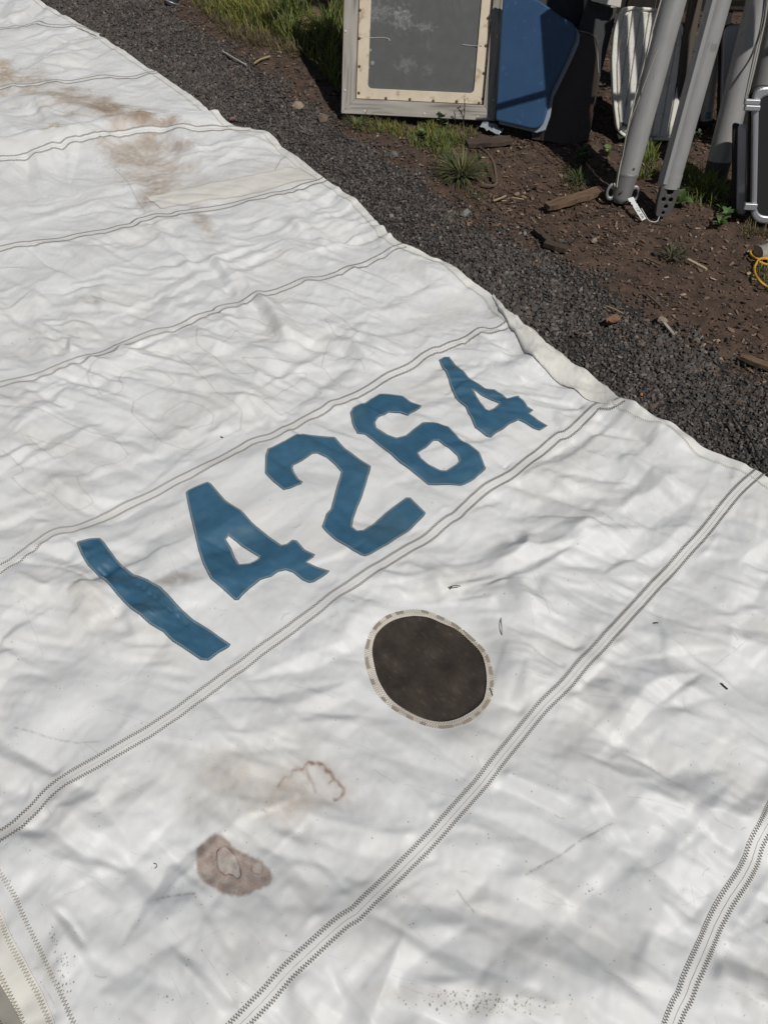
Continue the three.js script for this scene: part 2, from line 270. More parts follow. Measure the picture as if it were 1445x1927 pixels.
    { const D = flat(pts('120,1000 830,650 1050,805 400,1270'), 0.045), [x0, z0, x1, z1] = bbox(D); for (let j = Math.max(0, Math.floor((z0 - CZ0) / CST)); j < (z1 - CZ0) / CST; j++) for (let i = Math.floor((x0 - CX0) / CST); i < (x1 - CX0) / CST; i++) if (inPoly(CX0 + i * CST, CZ0 + j * CST, D)) { const k = j * CNX + i; Wt[k] = Math.max(Wt[k], 0.42); } }
    for (let pass = 0; pass < 2; pass++) {
      for (let j = 0; j < CNZ; j++) { let s = 0; for (let i = 0; i < CNX; i++) { s += B[j * CNX + i]; if (i > 2 * r) s -= B[j * CNX + i - 2 * r - 1]; T[j * CNX + Math.max(0, i - r)] = s / Math.min(i + 1, 2 * r + 1); } }
      for (let i = 0; i < CNX; i++) { let s = 0; for (let j = 0; j < CNZ; j++) { s += T[j * CNX + i]; if (j > 2 * r) s -= T[(j - 2 * r - 1) * CNX + i]; B[Math.max(0, j - r) * CNX + i] = s / Math.min(j + 1, 2 * r + 1); } }
    }
    for (let k = 0; k < HF.length; k++) if (Wt[k] > 0) HF[k] = lerp(HF[k], B[k], Wt[k]);
  }
  for (let j = 0; j < CNZ; j++) for (let i = 0; i < CNX; i++) {       // the window film lies smooth, nothing dips into the stones
    const x = CX0 + i * CST, z = CZ0 + j * CST, k = j * CNX + i, dw = Math.hypot(x - WIN_C[0], z - WIN_C[1]);
    if (dw < 0.22) { const t = sst(0.22, 0.12, dw); HF[k] = lerp(HF[k], 0.033 + 0.005 * noise(x * 9, z * 9) + 0.05 * dw * dw, t * 0.9); }
    if (HF[k] < 0.024) HF[k] = 0.024 - 0.006 * (1 - Math.exp((HF[k] - 0.024) / 0.006));
  }
}
function Hs(x, z) {
  const a = clamp((x - CX0) / CST, 0, CNX - 1.001), b = clamp((z - CZ0) / CST, 0, CNZ - 1.001), i = a | 0, j = b | 0, s = a - i, t = b - j, k = j * CNX + i;
  return (HF[k] * (1 - s) + HF[k + 1] * s) * (1 - t) + (HF[k + CNX] * (1 - s) + HF[k + CNX + 1] * s) * t;
}
const nrm = (x, z, o, n) => { const e = 0.0035, dx = (Hs(x + e, z) - Hs(x - e, z)) / (2 * e), dz = (Hs(x, z + e) - Hs(x, z - e)) / (2 * e), l = 1 / Math.hypot(dx, 1, dz); n[o] = -dx * l; n[o + 1] = l; n[o + 2] = -dz * l; };
function onSail(u, v) { let y = 0.035, p; for (let k = 0; k < 14; k++) { p = onY(u, v, y); y = lerp(y, Hs(p.x, p.z), 0.6); } return [p.x, p.z]; }
const trace = (P) => P.map(([u, v]) => onSail(u, v));

// ---------------------------------------------------------------- the sail: seams, panels, tapes, numerals, window
const EDGE_PX = [
  '-10,-48 75,0 141,39 178,60 186,66', '186,66 207,79 250,107 296,136', '296,136 373,189 420,222 450,242 472,243', '472,243 494,245 511,253 544,286 600,328 612,337',
  '612,337 640,355 690,396 735,440 762,461', '762,461 800,478 835,492 870,515 900,537 926,556 945,577 966,596', '966,596 998,621 1028,651 1073,685 1126,722 1172,751',
  '1172,751 1220,777 1269,798 1300,824 1318,842 1352,854 1416,882 1428,888', '1428,888 1445,902 1600,985 1780,1056', '1780,1056 2100,1190'].map(pts);
const SEAM = SEAM_PX.map((P) => smooth(trace(P), 4)), EDGE = EDGE_PX.map((P) => smooth(trace(P), 5));
const EDGE_ALL = EDGE.flatMap((e, i) => i ? e.slice(1) : e);
const SAIL_POLY = [...EDGE_ALL, ...[...SEAM[10]].reverse(), [0.4, 0.9], [-1.5, 0.9], ...SEAM.map((s) => s[0]).reverse().slice(1), ...SEAM[0]];

// dirt, stains, mildew, painted crease shading of the cloth, in place on the sail
const G = (s) => flat(pts(s), 0.035);
const RD = rng(404);
const MUD = [   // patches: centre px, half widths px, angle, strength, colour, graininess
  ['215,225', 130, 34, 0.3, 0.34, [0.42, 0.32, 0.23]], ['280,310', 100, 60, 0.5, 0.30, [0.44, 0.35, 0.27]], ['60,170', 90, 36, 0.35, 0.32, [0.44, 0.35, 0.26]], ['245,232', 75, 16, 0.25, 0.6, [0.30, 0.19, 0.13]], ['205,205', 70, 14, 0.4, 0.35, [0.34, 0.26, 0.19]], ['290,262', 60, 18, 0.35, 0.35, [0.36, 0.27, 0.2]], ['150,195', 80, 22, 0.5, 0.22, [0.38, 0.31, 0.23]],
  ['105,260', 22, 10, 0.1, 0.5, [0.42, 0.31, 0.18]], ['15,150', 26, 30, 0.6, 0.38, [0.42, 0.32, 0.22]], ['240,300', 80, 26, 0.1, 0.30, [0.40, 0.33, 0.25]], ['290,370', 40, 30, 1, 0.33, [0.37, 0.30, 0.22]],
  ['385,425', 36, 18, 0.9, 0.42, [0.42, 0.33, 0.25]], ['400,345', 120, 40, -0.2, 0.14, [0.44, 0.37, 0.30]], ['520,340', 90, 26, -0.2, 0.16, [0.5, 0.40, 0.32]], ['170,570', 30, 8, 0.3, 0.28, [0.4, 0.34, 0.26]], ['60,665', 60, 14, -0.3, 0.18, [0.42, 0.35, 0.28]],
  ['120,850', 110, 30, 0.3, 0.16, [0.44, 0.37, 0.29]], ['130,940', 60, 40, 0.3, 0.14, [0.46, 0.38, 0.30]], ['330,1110', 40, 16, -0.2, 0.42, [0.34, 0.28, 0.22]], ['180,1160', 50, 60, 0.6, 0.22, [0.44, 0.37, 0.29]], ['160,1120', 16, 40, 0.5, 0.25, [0.36, 0.31, 0.25]],
  ['480,1485', 170, 80, 0.2, 0.26, [0.47, 0.39, 0.30]], ['560,1500', 70, 36, 0.2, 0.22, [0.45, 0.36, 0.27]], ['420,1480', 60, 70, 0.1, 0.16, [0.45, 0.39, 0.30]], ['880,1890', 200, 30, 0.1, 0.25, [0.42, 0.37, 0.30]], ['60,1840', 70, 110, 0.4, 0.14, [0.50, 0.44, 0.34]], ['270,1790', 80, 40, 0.4, 0.10, [0.45, 0.42, 0.35]],
  ['1120,680', 14, 80, 0.9, 0.2, [0.5, 0.44, 0.34]], ['770,520', 60, 18, 0.5, 0.14, [0.45, 0.38, 0.3]], ['30,760', 60, 20, 0.2, 0.16, [0.46, 0.39, 0.29]], ['860,1660', 40, 30, 0, 0.10, [0.45, 0.38, 0.3]], ['840,1108', 60, 24, -0.3, 0.16, [0.52, 0.47, 0.36]], ['1090,980', 150, 12, -0.42, 0.12, [0.5, 0.46, 0.36]],
].map(([c, a, b, rot, s, col], i) => { const [u, v] = c.split(',').map(Number), [p, ex, ey] = flat([[u, v], [u + a * Math.cos(rot), v + a * Math.sin(rot)], [u - b * Math.sin(rot), v + b * Math.cos(rot)]], 0.035); const E = [ex[0] - p[0], ex[1] - p[1]], N = [ey[0] - p[0], ey[1] - p[1]], det = E[0] * N[1] - E[1] * N[0]; return { p, E, N, det, s, col, i, r: 2.2 * Math.max(Math.hypot(...E), Math.hypot(...N)) }; });
const BLOB = smooth(G('373,1600 385,1588 403,1577 425,1583 445,1603 468,1612 492,1622 510,1640 519,1658 514,1672 496,1682 480,1690 464,1696 440,1695 420,1688 398,1672 380,1654 374,1632 373,1600'), 4), BLOB_B = bbox(BLOB, 0.02);
const BLOB_IN = smooth(G('412,1610 420,1601 432,1602 444,1615 452,1632 458,1650 452,1660 440,1652 424,1650 414,1640 411,1625 412,1610'), 3), BLOB_DOT = smooth(G('477,1642 480,1632 490,1630 498,1640 494,1650 483,1650 477,1642'), 3);
const RINGS = [['528,1484 535,1472 548,1466 552,1456 560,1454', 0.004, 0.5], ['570,1454 582,1444 594,1444 610,1450 622,1462', 0.0042, 0.9], ['622,1462 634,1476 648,1490 646,1500 634,1508', 0.0055, 0.85], ['578,1456 584,1470 594,1492', 0.004, 0.45], ['620,1478 626,1476', 0.0025, 1]].map(([s, w, a]) => ({ P: smooth(G(s), 4), w, a }));
const STREAKS = [];   // scuffs, dirty creases and painted crease shading
for (const s of ['985,1655 1040,1620 1090,1586 1120,1570 1150,1556', '30,1372 90,1392 150,1405 195,1404', '490,1530 505,1534', '175,565 190,572 205,580', '130,640 160,650', '40,230 120,255 170,270', '95,215 150,232 185,240', '180,245 210,258', '220,325 240,345 260,380 275,405', '230,390 260,400', '330,362 420,350', '1180,1010 1130,975', '860,1680 890,1720', '300,1695 340,1690 370,1688'].map(G)) STREAKS.push({ P: s, w: 0.002 + 0.0015 * RD(), a: 0.3 + 0.25 * RD() });
for (let i = 0; i < 120; i++) { const u = RD() * 1445, v = 120 + RD() * 1800, a = RD() * 6.3, l = 4 + RD() * 22; STREAKS.push({ P: flat([[u, v], [u + Math.cos(a) * l * 0.5, v + Math.sin(a) * l * 0.4], [u + Math.cos(a + 0.3) * l, v + Math.sin(a + 0.3) * l * 0.7]], 0.035), w: 0.0008 + 0.0009 * RD(), a: 0.12 + 0.28 * RD() }); }
for (let i = 0; i < 330; i++) {   // random hairlines: part grime, part crease shading painted into the cloth colour
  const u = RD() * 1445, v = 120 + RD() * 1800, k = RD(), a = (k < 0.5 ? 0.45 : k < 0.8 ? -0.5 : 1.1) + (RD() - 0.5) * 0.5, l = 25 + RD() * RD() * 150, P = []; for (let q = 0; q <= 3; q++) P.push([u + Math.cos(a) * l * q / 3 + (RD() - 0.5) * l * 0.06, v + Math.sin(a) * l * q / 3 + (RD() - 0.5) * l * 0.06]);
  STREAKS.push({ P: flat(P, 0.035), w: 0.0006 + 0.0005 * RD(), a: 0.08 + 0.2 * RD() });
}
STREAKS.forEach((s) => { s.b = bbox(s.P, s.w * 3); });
const DOTS = [];
const dot = (u, v, r) => { const [p] = flat([[u, v]], 0.035); DOTS.push([p[0], p[1], r]); };
for (let i = 0; i < 900; i++) dot(RD() * 1460, RD() * 1927, 0.0006 + 0.0011 * RD() * RD());
for (const [u, v, a, b, n] of [[930, 1897, 110, 14, 120], [850, 1880, 40, 8, 25], [240, 235, 90, 30, 130], [250, 340, 60, 60, 130], [150, 220, 80, 30, 50], [90, 650, 60, 20, 20], [130, 1835, 14, 40, 36], [115, 1770, 14, 30, 14], [1125, 1675, 30, 10, 12], [20, 160, 25, 18, 30], [320, 1880, 10, 8, 6]])
  for (let i = 0; i < n; i++) { const r = Math.sqrt(-2 * Math.log(RD() + 1e-6)) * 0.6, t = RD() * 6.283; dot(u + a * r * Math.cos(t), v + b * r * Math.sin(t), 0.0007 + 0.0016 * RD() * RD()); }
const DG = new Map(); for (const d of DOTS) for (let a = -1; a <= 1; a++) for (let b = -1; b <= 1; b++) { const k = (Math.floor(d[0] / 0.02) + a) * 10007 + Math.floor(d[1] / 0.02) + b; if (!DG.has(k)) DG.set(k, []); DG.get(k).push(d); }
const BASE = [0.725, 0.725, 0.712];
function clothColour(x, z) {
  const g1 = noise(x * 2.1 + 50, z * 2.1), g2 = noise2(x * 6.3, z * 6.3 + 9), g3 = noise2(x * 41, z * 37), g4 = noise(x * 170, z * 150);
  let k = 1 + 0.012 * g1 + 0.012 * g2 + 0.012 * g3 + 0.012 * g4, r = BASE[0] * k, g = BASE[1] * k, b = BASE[2] * k;
  const cream = 0.32 * sst(0.0, 0.9, 0.7 * g1 + 0.4 * g2 + 0.15); r = lerp(r, 0.70, cream); g = lerp(g, 0.668, cream); b = lerp(b, 0.60, cream);
  const old = 0.14 * sst(0.15, 0.7, noise2(x * 13 + 3 * g1, z * 11) * 0.6 + 0.5 * g2) * (0.6 + 0.4 * g3); r = lerp(r, 0.52, old); g = lerp(g, 0.50, old); b = lerp(b, 0.46, old);
  for (const m of MUD) {
    const dx = x - m.p[0], dz = z - m.p[1]; if (dx > m.r || dx < -m.r || dz > m.r || dz < -m.r) continue;
    const a = (dx * m.N[1] - dz * m.N[0]) / m.det, c = (m.E[0] * dz - m.E[1] * dx) / m.det, q = Math.sqrt(a * a + c * c) + 0.45 * g2 + 0.18 * g3;
    let s = sst(1.35, 0.25, q); if (s <= 0) continue;
    s *= Math.min(0.85, m.s * (m.i < 11 ? 2.0 : 1.55)) * clamp(0.78 + 0.35 * noise2(x * 26 + m.i, z * 22) + 0.2 * g4 + 0.25 * g3, 0.15, 1.2);
    r = lerp(r, m.col[0], s); g = lerp(g, m.col[1], s); b = lerp(b, m.col[2], s);
  }
  if (x > BLOB_B[0] && x < BLOB_B[2] && z > BLOB_B[1] && z < BLOB_B[3]) {
    const wx = x + 0.0016 * g3 + 0.0006 * g4, wz = z + 0.0016 * noise(x * 60, z * 60), d = distPoly(wx, wz, BLOB) * (inPoly(wx, wz, BLOB) ? 1 : -1);
    if (d > -0.004) {
      const di = distPoly(wx, wz, BLOB_IN) * (inPoly(wx, wz, BLOB_IN) ? 1 : -1), dd = distPoly(wx, wz, BLOB_DOT) * (inPoly(wx, wz, BLOB_DOT) ? 1 : -1);
      let s = sst(-0.004, 0.006, d + 0.002 * g2) * clamp(0.84 + 0.07 * g3 + 0.08 * g4 + 0.10 * noise2(x * 45, z * 45) + 0.12 * Math.exp(-d / 0.006), 0, 1);
      if (di > 0) s *= 0.84 + 0.14 * g3;
      if (dd > 0) s *= 0.85;
      r = lerp(r, 0.33, s); g = lerp(g, 0.245, s); b = lerp(b, 0.20, s);
      const e = Math.max(Math.exp(-Math.pow(di / 0.0016, 2)) * (0.65 + 0.4 * g3), 0.6 * Math.exp(-Math.pow(dd / 0.0013, 2)) * clamp(0.5 + g3)); r = lerp(r, 0.12, clamp(e)); g = lerp(g, 0.075, clamp(e)); b = lerp(b, 0.06, clamp(e));
    }
  }
  for (const s of RINGS) { const bb = s.b ??= bbox(s.P, 0.03); if (x < bb[0] || x > bb[2] || z < bb[1] || z > bb[3]) continue; const d = distPoly(x + 0.0022 * g3, z + 0.0022 * noise(x * 60, z * 60), s.P, false), a = clamp(s.a * (0.7 * Math.exp(-Math.pow(d / (s.w * (0.8 + 0.5 * g2 + 0.3 * g3)), 2)) * clamp(0.75 + 0.5 * g3 + 0.3 * g2, 0.1, 1.2) + 0.3 * Math.exp(-d / (3.5 * s.w))), 0, 0.9); r = lerp(r, 0.24, a); g = lerp(g, 0.15, a); b = lerp(b, 0.105, a); }
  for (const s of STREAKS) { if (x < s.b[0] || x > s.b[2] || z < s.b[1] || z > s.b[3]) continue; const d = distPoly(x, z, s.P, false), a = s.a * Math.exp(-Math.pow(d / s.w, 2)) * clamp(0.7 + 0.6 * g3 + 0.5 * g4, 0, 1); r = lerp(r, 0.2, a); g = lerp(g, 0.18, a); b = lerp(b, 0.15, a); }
  const L = DG.get(Math.floor(x / 0.02) * 10007 + Math.floor(z / 0.02));
  if (L) for (const d of L) { const q = Math.hypot(x - d[0], (z - d[1]) * 0.8) / d[2]; if (q < 1.3) { const a = sst(1.3, 0.5, q) * 0.62; r = lerp(r, 0.07, a); g = lerp(g, 0.06, a); b = lerp(b, 0.05, a); } }
  return [r, g, b];
}

const SAILPOS = V(-0.3, 0, -2.4);
const sail = thing('sail', 'large dirty white sailcloth spread over the gravel with blue numerals and dark seam stitching', 'sail', SAILPOS);
function buildGeo(pos, nor, uv, idx, col) { const g = new THREE.BufferGeometry(); for (let i = 0; i < pos.length; i += 3) { pos[i] -= SAILPOS.x; pos[i + 1] -= SAILPOS.y; pos[i + 2] -= SAILPOS.z; } g.setAttribute('position', new THREE.BufferAttribute(new Float32Array(pos), 3)); g.setAttribute('normal', new THREE.BufferAttribute(new Float32Array(nor), 3)); if (uv) g.setAttribute('uv', new THREE.BufferAttribute(new Float32Array(uv), 2)); if (col) g.setAttribute('color', new THREE.BufferAttribute(new Float32Array(col), 3)); g.setIndex(idx); return g; }
const WIN_T = trace(WINDOW_PX);
for (let i = 0; i < 10; i++) {
  const near = i >= 6 ? 1 : i >= 4 ? 0.8 : 0.6, step = i >= 5 ? 0.0042 : i >= 3 ? 0.006 : 0.009;
  const len = Math.max(resample(SEAM[i], 4).total, resample(SEAM[i + 1], 4).total), nS = Math.min(620, Math.round(len / step)), nT = Math.max(20, Math.round(0.62 / step * (i === 9 ? 0.6 : 1)));
  const A = resample(SEAM[i], nS), B = resample(SEAM[i + 1], nS), E = resample(EDGE[i], nT), a0 = A[0], b0 = B[0], a1 = A[nS], b1 = B[nS];
  const at = (f, n, k) => { const q = clamp(f) * n, j = Math.min(n - 1, q | 0), t = q - j; return [lerp(k[j][0], k[j + 1][0], t), lerp(k[j][1], k[j + 1][1], t)]; };
  const coons = (s, t) => { const p = at(s, nS, A), q = at(s, nS, B), e = at(t, nT, E); return [0, 1].map((c) => lerp(p[c], q[c], t) + lerp(lerp(a0[c], b0[c], t), e[c], s) - lerp(lerp(a0[c], b0[c], t), lerp(a1[c], b1[c], t), s)); };
  const n = (nS + 1) * (nT + 1), pos = new Float32Array(n * 3), nor = new Float32Array(n * 3), uv = new Float32Array(n * 2), hole = new Uint8Array(n), idx = [];
  for (let t = 0, k = 0; t <= nT; t++) for (let s = 0; s <= nS; s++, k++) {
    const [x, z] = coons(s / nS, t / nT);
    pos[k * 3] = x; pos[k * 3 + 1] = Hs(x, z); pos[k * 3 + 2] = z; nrm(x, z, k * 3, nor); uv[k * 2] = s / nS; uv[k * 2 + 1] = t / nT;
    if (i === 7 && Math.hypot(x - WIN_C[0], z - WIN_C[1]) < 0.25) hole[k] = inPoly(x, z, WIN_T) || distPoly(x, z, WIN_T) < 0.007 ? 1 : 0;
  }
  for (let t = 0; t < nT; t++) for (let s = 0; s < nS; s++) { const k = t * (nS + 1) + s; if (hole[k] || hole[k + 1] || hole[k + nS + 1] || hole[k + nS + 2]) continue; idx.push(k, k + nS + 1, k + 1, k + 1, k + nS + 1, k + nS + 2); }
  const tw = [512, 512, 1024, 1024, 1024, 1400, 1500, 2048, 1800, 512][i], th = [128, 256, 256, 384, 420, 600, 620, 900, 720, 256][i];
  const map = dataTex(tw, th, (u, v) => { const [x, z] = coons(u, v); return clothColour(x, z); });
  map.wrapS = map.wrapT = THREE.ClampToEdgeWrapping; map.anisotropy = 8;
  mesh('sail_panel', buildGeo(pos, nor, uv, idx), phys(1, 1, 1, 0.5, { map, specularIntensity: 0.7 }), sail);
}
// cloth patches lying on the sail: polygon cut into small cells so that it follows every wrinkle
function clip(P, ax, v, keep) { const o = []; for (let i = 0; i < P.length; i++) { const A = P[i], B = P[(i + 1) % P.length], a = (A[ax] - v) * keep >= 0, b = (B[ax] - v) * keep >= 0; if (a) o.push(A); if (a !== b) { const t = (v - A[ax]) / (B[ax] - A[ax]), q = [lerp(A[0], B[0], t), lerp(A[1], B[1], t)]; q[ax] = v; o.push(q); } } return o; }
function bridge(outer, hole) { if (!hole) return outer; let bi = 0, bj = 0, b = 1e9; outer.forEach((p, i) => hole.forEach((q, j) => { const d = Math.hypot(p[0] - q[0], p[1] - q[1]); if (d < b) { b = d; bi = i; bj = j; } })); const area = (P) => P.reduce((s, p, i) => { const q = P[(i + 1) % P.length]; return s + p[0] * q[1] - q[0] * p[1]; }, 0); const h = area(outer) * area(hole) > 0 ? [...hole].reverse() : hole; if (h !== hole) bj = hole.length - 1 - bj; return [...outer.slice(0, bi + 1), ...h.slice(bj), ...h.slice(0, bj + 1), ...outer.slice(bi)]; }
function patch(outer, hole, off, colour, cell = 0.006) {
  const P = bridge(outer, hole), [x0, z0, x1, z1] = bbox(P), pos = [], nor = [], idx = [], col = [], uv = [], key = new Map(), tmp = [0, 0, 0];
  const vert = (p) => { const k = Math.round(p[0] * 1e5) * 4e6 + Math.round(p[1] * 1e5); if (key.has(k)) return key.get(k); const i = pos.length / 3; key.set(k, i); pos.push(p[0], Hs(p[0], p[1]) + (typeof off === 'function' ? off(p[0], p[1]) : off), p[1]); nrm(p[0], p[1], 0, tmp); nor.push(...tmp); uv.push(p[0], p[1]); if (colour) col.push(...colour(p[0], p[1])); return i; };
  for (let j = 0; z0 + j * cell < z1; j++) {
    const row = clip(clip(P, 1, z0 + j * cell, 1), 1, z0 + (j + 1) * cell, -1); if (row.length < 3) continue;
    const [rx0, , rx1] = bbox(row);
    for (let i = Math.floor((rx0 - x0) / cell); x0 + i * cell < rx1; i++) {
      const q = clip(clip(row, 0, x0 + i * cell, 1), 0, x0 + (i + 1) * cell, -1); if (q.length < 3) continue;
      const u = q.filter((p, k) => { const n = q[(k + 1) % q.length]; return Math.abs(p[0] - n[0]) + Math.abs(p[1] - n[1]) > 1e-6; }); if (u.length < 3) continue;
      let tris; if (u.length === 4 && Math.abs((u[0][0] - u[2][0]) * (u[0][1] - u[2][1])) > cell * cell * 0.98) tris = [[0, 1, 2], [0, 2, 3]]; else tris = THREE.ShapeUtils.triangulateShape(u.map((p) => new THREE.Vector2(p[0], p[1])), []);
      const id = u.map(vert);
      for (const [a, b, c] of tris) { const cr = (u[b][0] - u[a][0]) * (u[c][1] - u[a][1]) - (u[b][1] - u[a][1]) * (u[c][0] - u[a][0]); if (Math.abs(cr) < 1e-10) continue; cr > 0 ? idx.push(id[a], id[c], id[b]) : idx.push(id[a], id[b], id[c]); }
    }
  }
  return buildGeo(pos, nor, uv, idx, colour ? col : null);
}
function strip(P, hw, off, k = 0.008) {                               // a tape along a line, five points across
  const Q = resample(P, Math.ceil(resample(P, 2).total / k)), pos = [], nor = [], idx = [], uv = [], tmp = [0, 0, 0], M = 4, n = Q.length;
  Q.forEach((p, i) => { const a = Q[Math.max(0, i - 2)], b = Q[Math.min(n - 1, i + 2)], l = Math.hypot(b[0] - a[0], b[1] - a[1]) || 1, nx = -(b[1] - a[1]) / l, nz = (b[0] - a[0]) / l; for (let j = 0; j <= M; j++) { const w = (j / M * 2 - 1) * hw, x = p[0] + nx * w, z = p[1] + nz * w; pos.push(x, Hs(x, z) + off, z); nrm(x, z, 0, tmp); nor.push(...tmp); uv.push(x, z); } });
  for (let i = 0; i < n - 1; i++) for (let j = 0; j < M; j++) { const q = i * (M + 1) + j; idx.push(q, q + 1, q + M + 1, q + 1, q + M + 2, q + M + 1); }
  return buildGeo(pos, nor, uv, idx);
}
function offsetLine(P, d) { return P.map((p, i) => { const a = P[Math.max(0, i - 1)], b = P[Math.min(P.length - 1, i + 1)], l = Math.hypot(b[0] - a[0], b[1] - a[1]) || 1; return [p[0] - (b[1] - a[1]) / l * d, p[1] + (b[0] - a[0]) / l * d]; }); }
function zigzag(P, amp, pitch, w, off) {                              // sewn thread: one ribbon per stitch
  const n = Math.max(2, Math.round(resample(P, 2).total / (pitch / 2))), Q = resample(P, n), Z = Q.map((p, i) => { const a = Q[Math.max(0, i - 1)], b = Q[Math.min(n, i + 1)], l = Math.hypot(b[0] - a[0], b[1] - a[1]) || 1, s = (i % 2 ? 1 : -1) * amp * (0.92 + 0.16 * R()); return [p[0] - (b[1] - a[1]) / l * s, p[1] + (b[0] - a[0]) / l * s]; });
  const pos = [], nor = [], idx = [];
  for (let i = 0; i < n; i++) { const A = Z[i], B = Z[i + 1], l = Math.hypot(B[0] - A[0], B[1] - A[1]) || 1, nx = -(B[1] - A[1]) / l * w / 2, nz = (B[0] - A[0]) / l * w / 2, ex = (B[0] - A[0]) / l * w * 0.3, ez = (B[1] - A[1]) / l * w * 0.3, k = pos.length / 3; for (const [p, s, e] of [[A, 1, -1], [A, -1, -1], [B, -1, 1], [B, 1, 1]]) { pos.push(p[0] + nx * s + ex * e, Hs(p[0], p[1]) + off, p[1] + nz * s + ez * e); nor.push(0, 1, 0); } idx.push(k, k + 2, k + 1, k, k + 3, k + 2); }
  return buildGeo(pos, nor, null, idx);
}
const darkThread = std(0.17, 0.152, 0.13, 0.85), tanThread = std(0.52, 0.485, 0.42, 0.85), paleThread = std(0.46, 0.40, 0.31, 0.85), numeralThread = std(0.36, 0.36, 0.31, 0.85);
const tapeMap = dataTex(512, 512, (u, v) => { const k = 1 + 0.02 * fbm(u * 8, v * 8) + 0.02 * noise(u * 120, v * 120), c = 0.25 * sst(0, 0.7, fbm(u * 3 + 5, v * 3)); return [lerp(0.735, 0.69, c) * k, lerp(0.73, 0.65, c) * k, lerp(0.705, 0.57, c) * k]; });
const tapeMat = phys(1, 1, 1, 0.55, { map: tapeMap, specularIntensity: 0.6 });
for (let i = 1; i < 10; i++) {
  const far = i < 5 ? 1.1 : 1, st = mesh('seam_tape', strip(SEAM[i], 0.0165, 0.0009), tapeMat, sail);
  for (const s of [-1, 1]) mesh('stitching', zigzag(offsetLine(resample(SEAM[i], 260), s * 0.0122 * far), 0.0036, 0.0052, i < 5 ? 0.0015 : 0.00125, 0.0021), darkThread, st);
  mesh('centre_stitching', zigzag(offsetLine(resample(SEAM[i], 200), 0.001), 0.0002, 0.03, 0.0007, 0.0016), tanThread, st);
}
// hem along the edge
{
  let HEM = resample(EDGE_ALL.slice(4), 260); for (let k = 0; k < 3; k++) HEM = HEM.map((p, i) => i && i < HEM.length - 1 ? [0, 1].map((c) => (HEM[i - 1][c] + 2 * p[c] + HEM[i + 1][c]) / 4) : p);
  const hem = mesh('hem', strip(offsetLine(HEM, 0.016), 0.0165, 0.0010), phys(0.715, 0.70, 0.655, 0.6), sail);
  hem.userData.label = 'cream hem folded along the edge on the gravel';
  mesh('stitching', zigzag(offsetLine(HEM, 0.029), 0.0018, 0.006, 0.0010, 0.0024), tanThread, hem);
}
// the edge turned over into a loose fold beside the digits
{
  const Lf = resample(smooth(trace(pts('926,560 938,584 954,608 972,634 1000,670 1030,702 1062,728 1095,747 1122,758 1150,762')), 4), 90), Rt = resample(smooth(trace(pts('928,553 946,575 967,592 999,617 1030,647 1074,682 1127,719 1150,736 1160,746')), 4), 90);
  const sec = [[0.12, 0.0], [0.03, 0.1], [-0.01, 0.4], [0.0, 0.8], [0.05, 1.0], [0.16, 0.96], [0.34, 0.78], [0.5, 0.72], [0.72, 0.5], [0.9, 0.25], [1.0, 0.0]], S = resample(smooth(sec, 3), 22), pos = [], idx = [], uv = [], m = S.length;
  for (let i = 0; i <= 90; i++) { const s = i / 90, h = 0.016 * Math.pow(Math.sin(Math.PI * Math.min(1, s * 0.98 + 0.01)), 0.7) * (1 + 0.15 * noise(s * 7, 3)) * (1 - 0.6 * s); for (const [t, q] of S) { const x = lerp(Lf[i][0], Rt[i][0], t), z = lerp(Lf[i][1], Rt[i][1], t) + 0; pos.push(x, Hs(x, z) + 0.0016 + h * q + 0.0012 * noise(x * 60, z * 60), z - 0.25 * h * q); uv.push(x, z); } }
  for (let i = 0; i < 90; i++) for (let j = 0; j < m - 1; j++) { const k = i * m + j; idx.push(k, k + 1, k + m, k + 1, k + m + 1, k + m); }
  const g = buildGeo(pos, new Array(pos.length).fill(0), uv, idx); g.computeVertexNormals();
  const f = mesh('folded_hem', g, phys(0.71, 0.69, 0.63, 0.6), sail); f.userData.label = 'cream edge of the cloth turned over in a loose fold beside the last numeral';
}
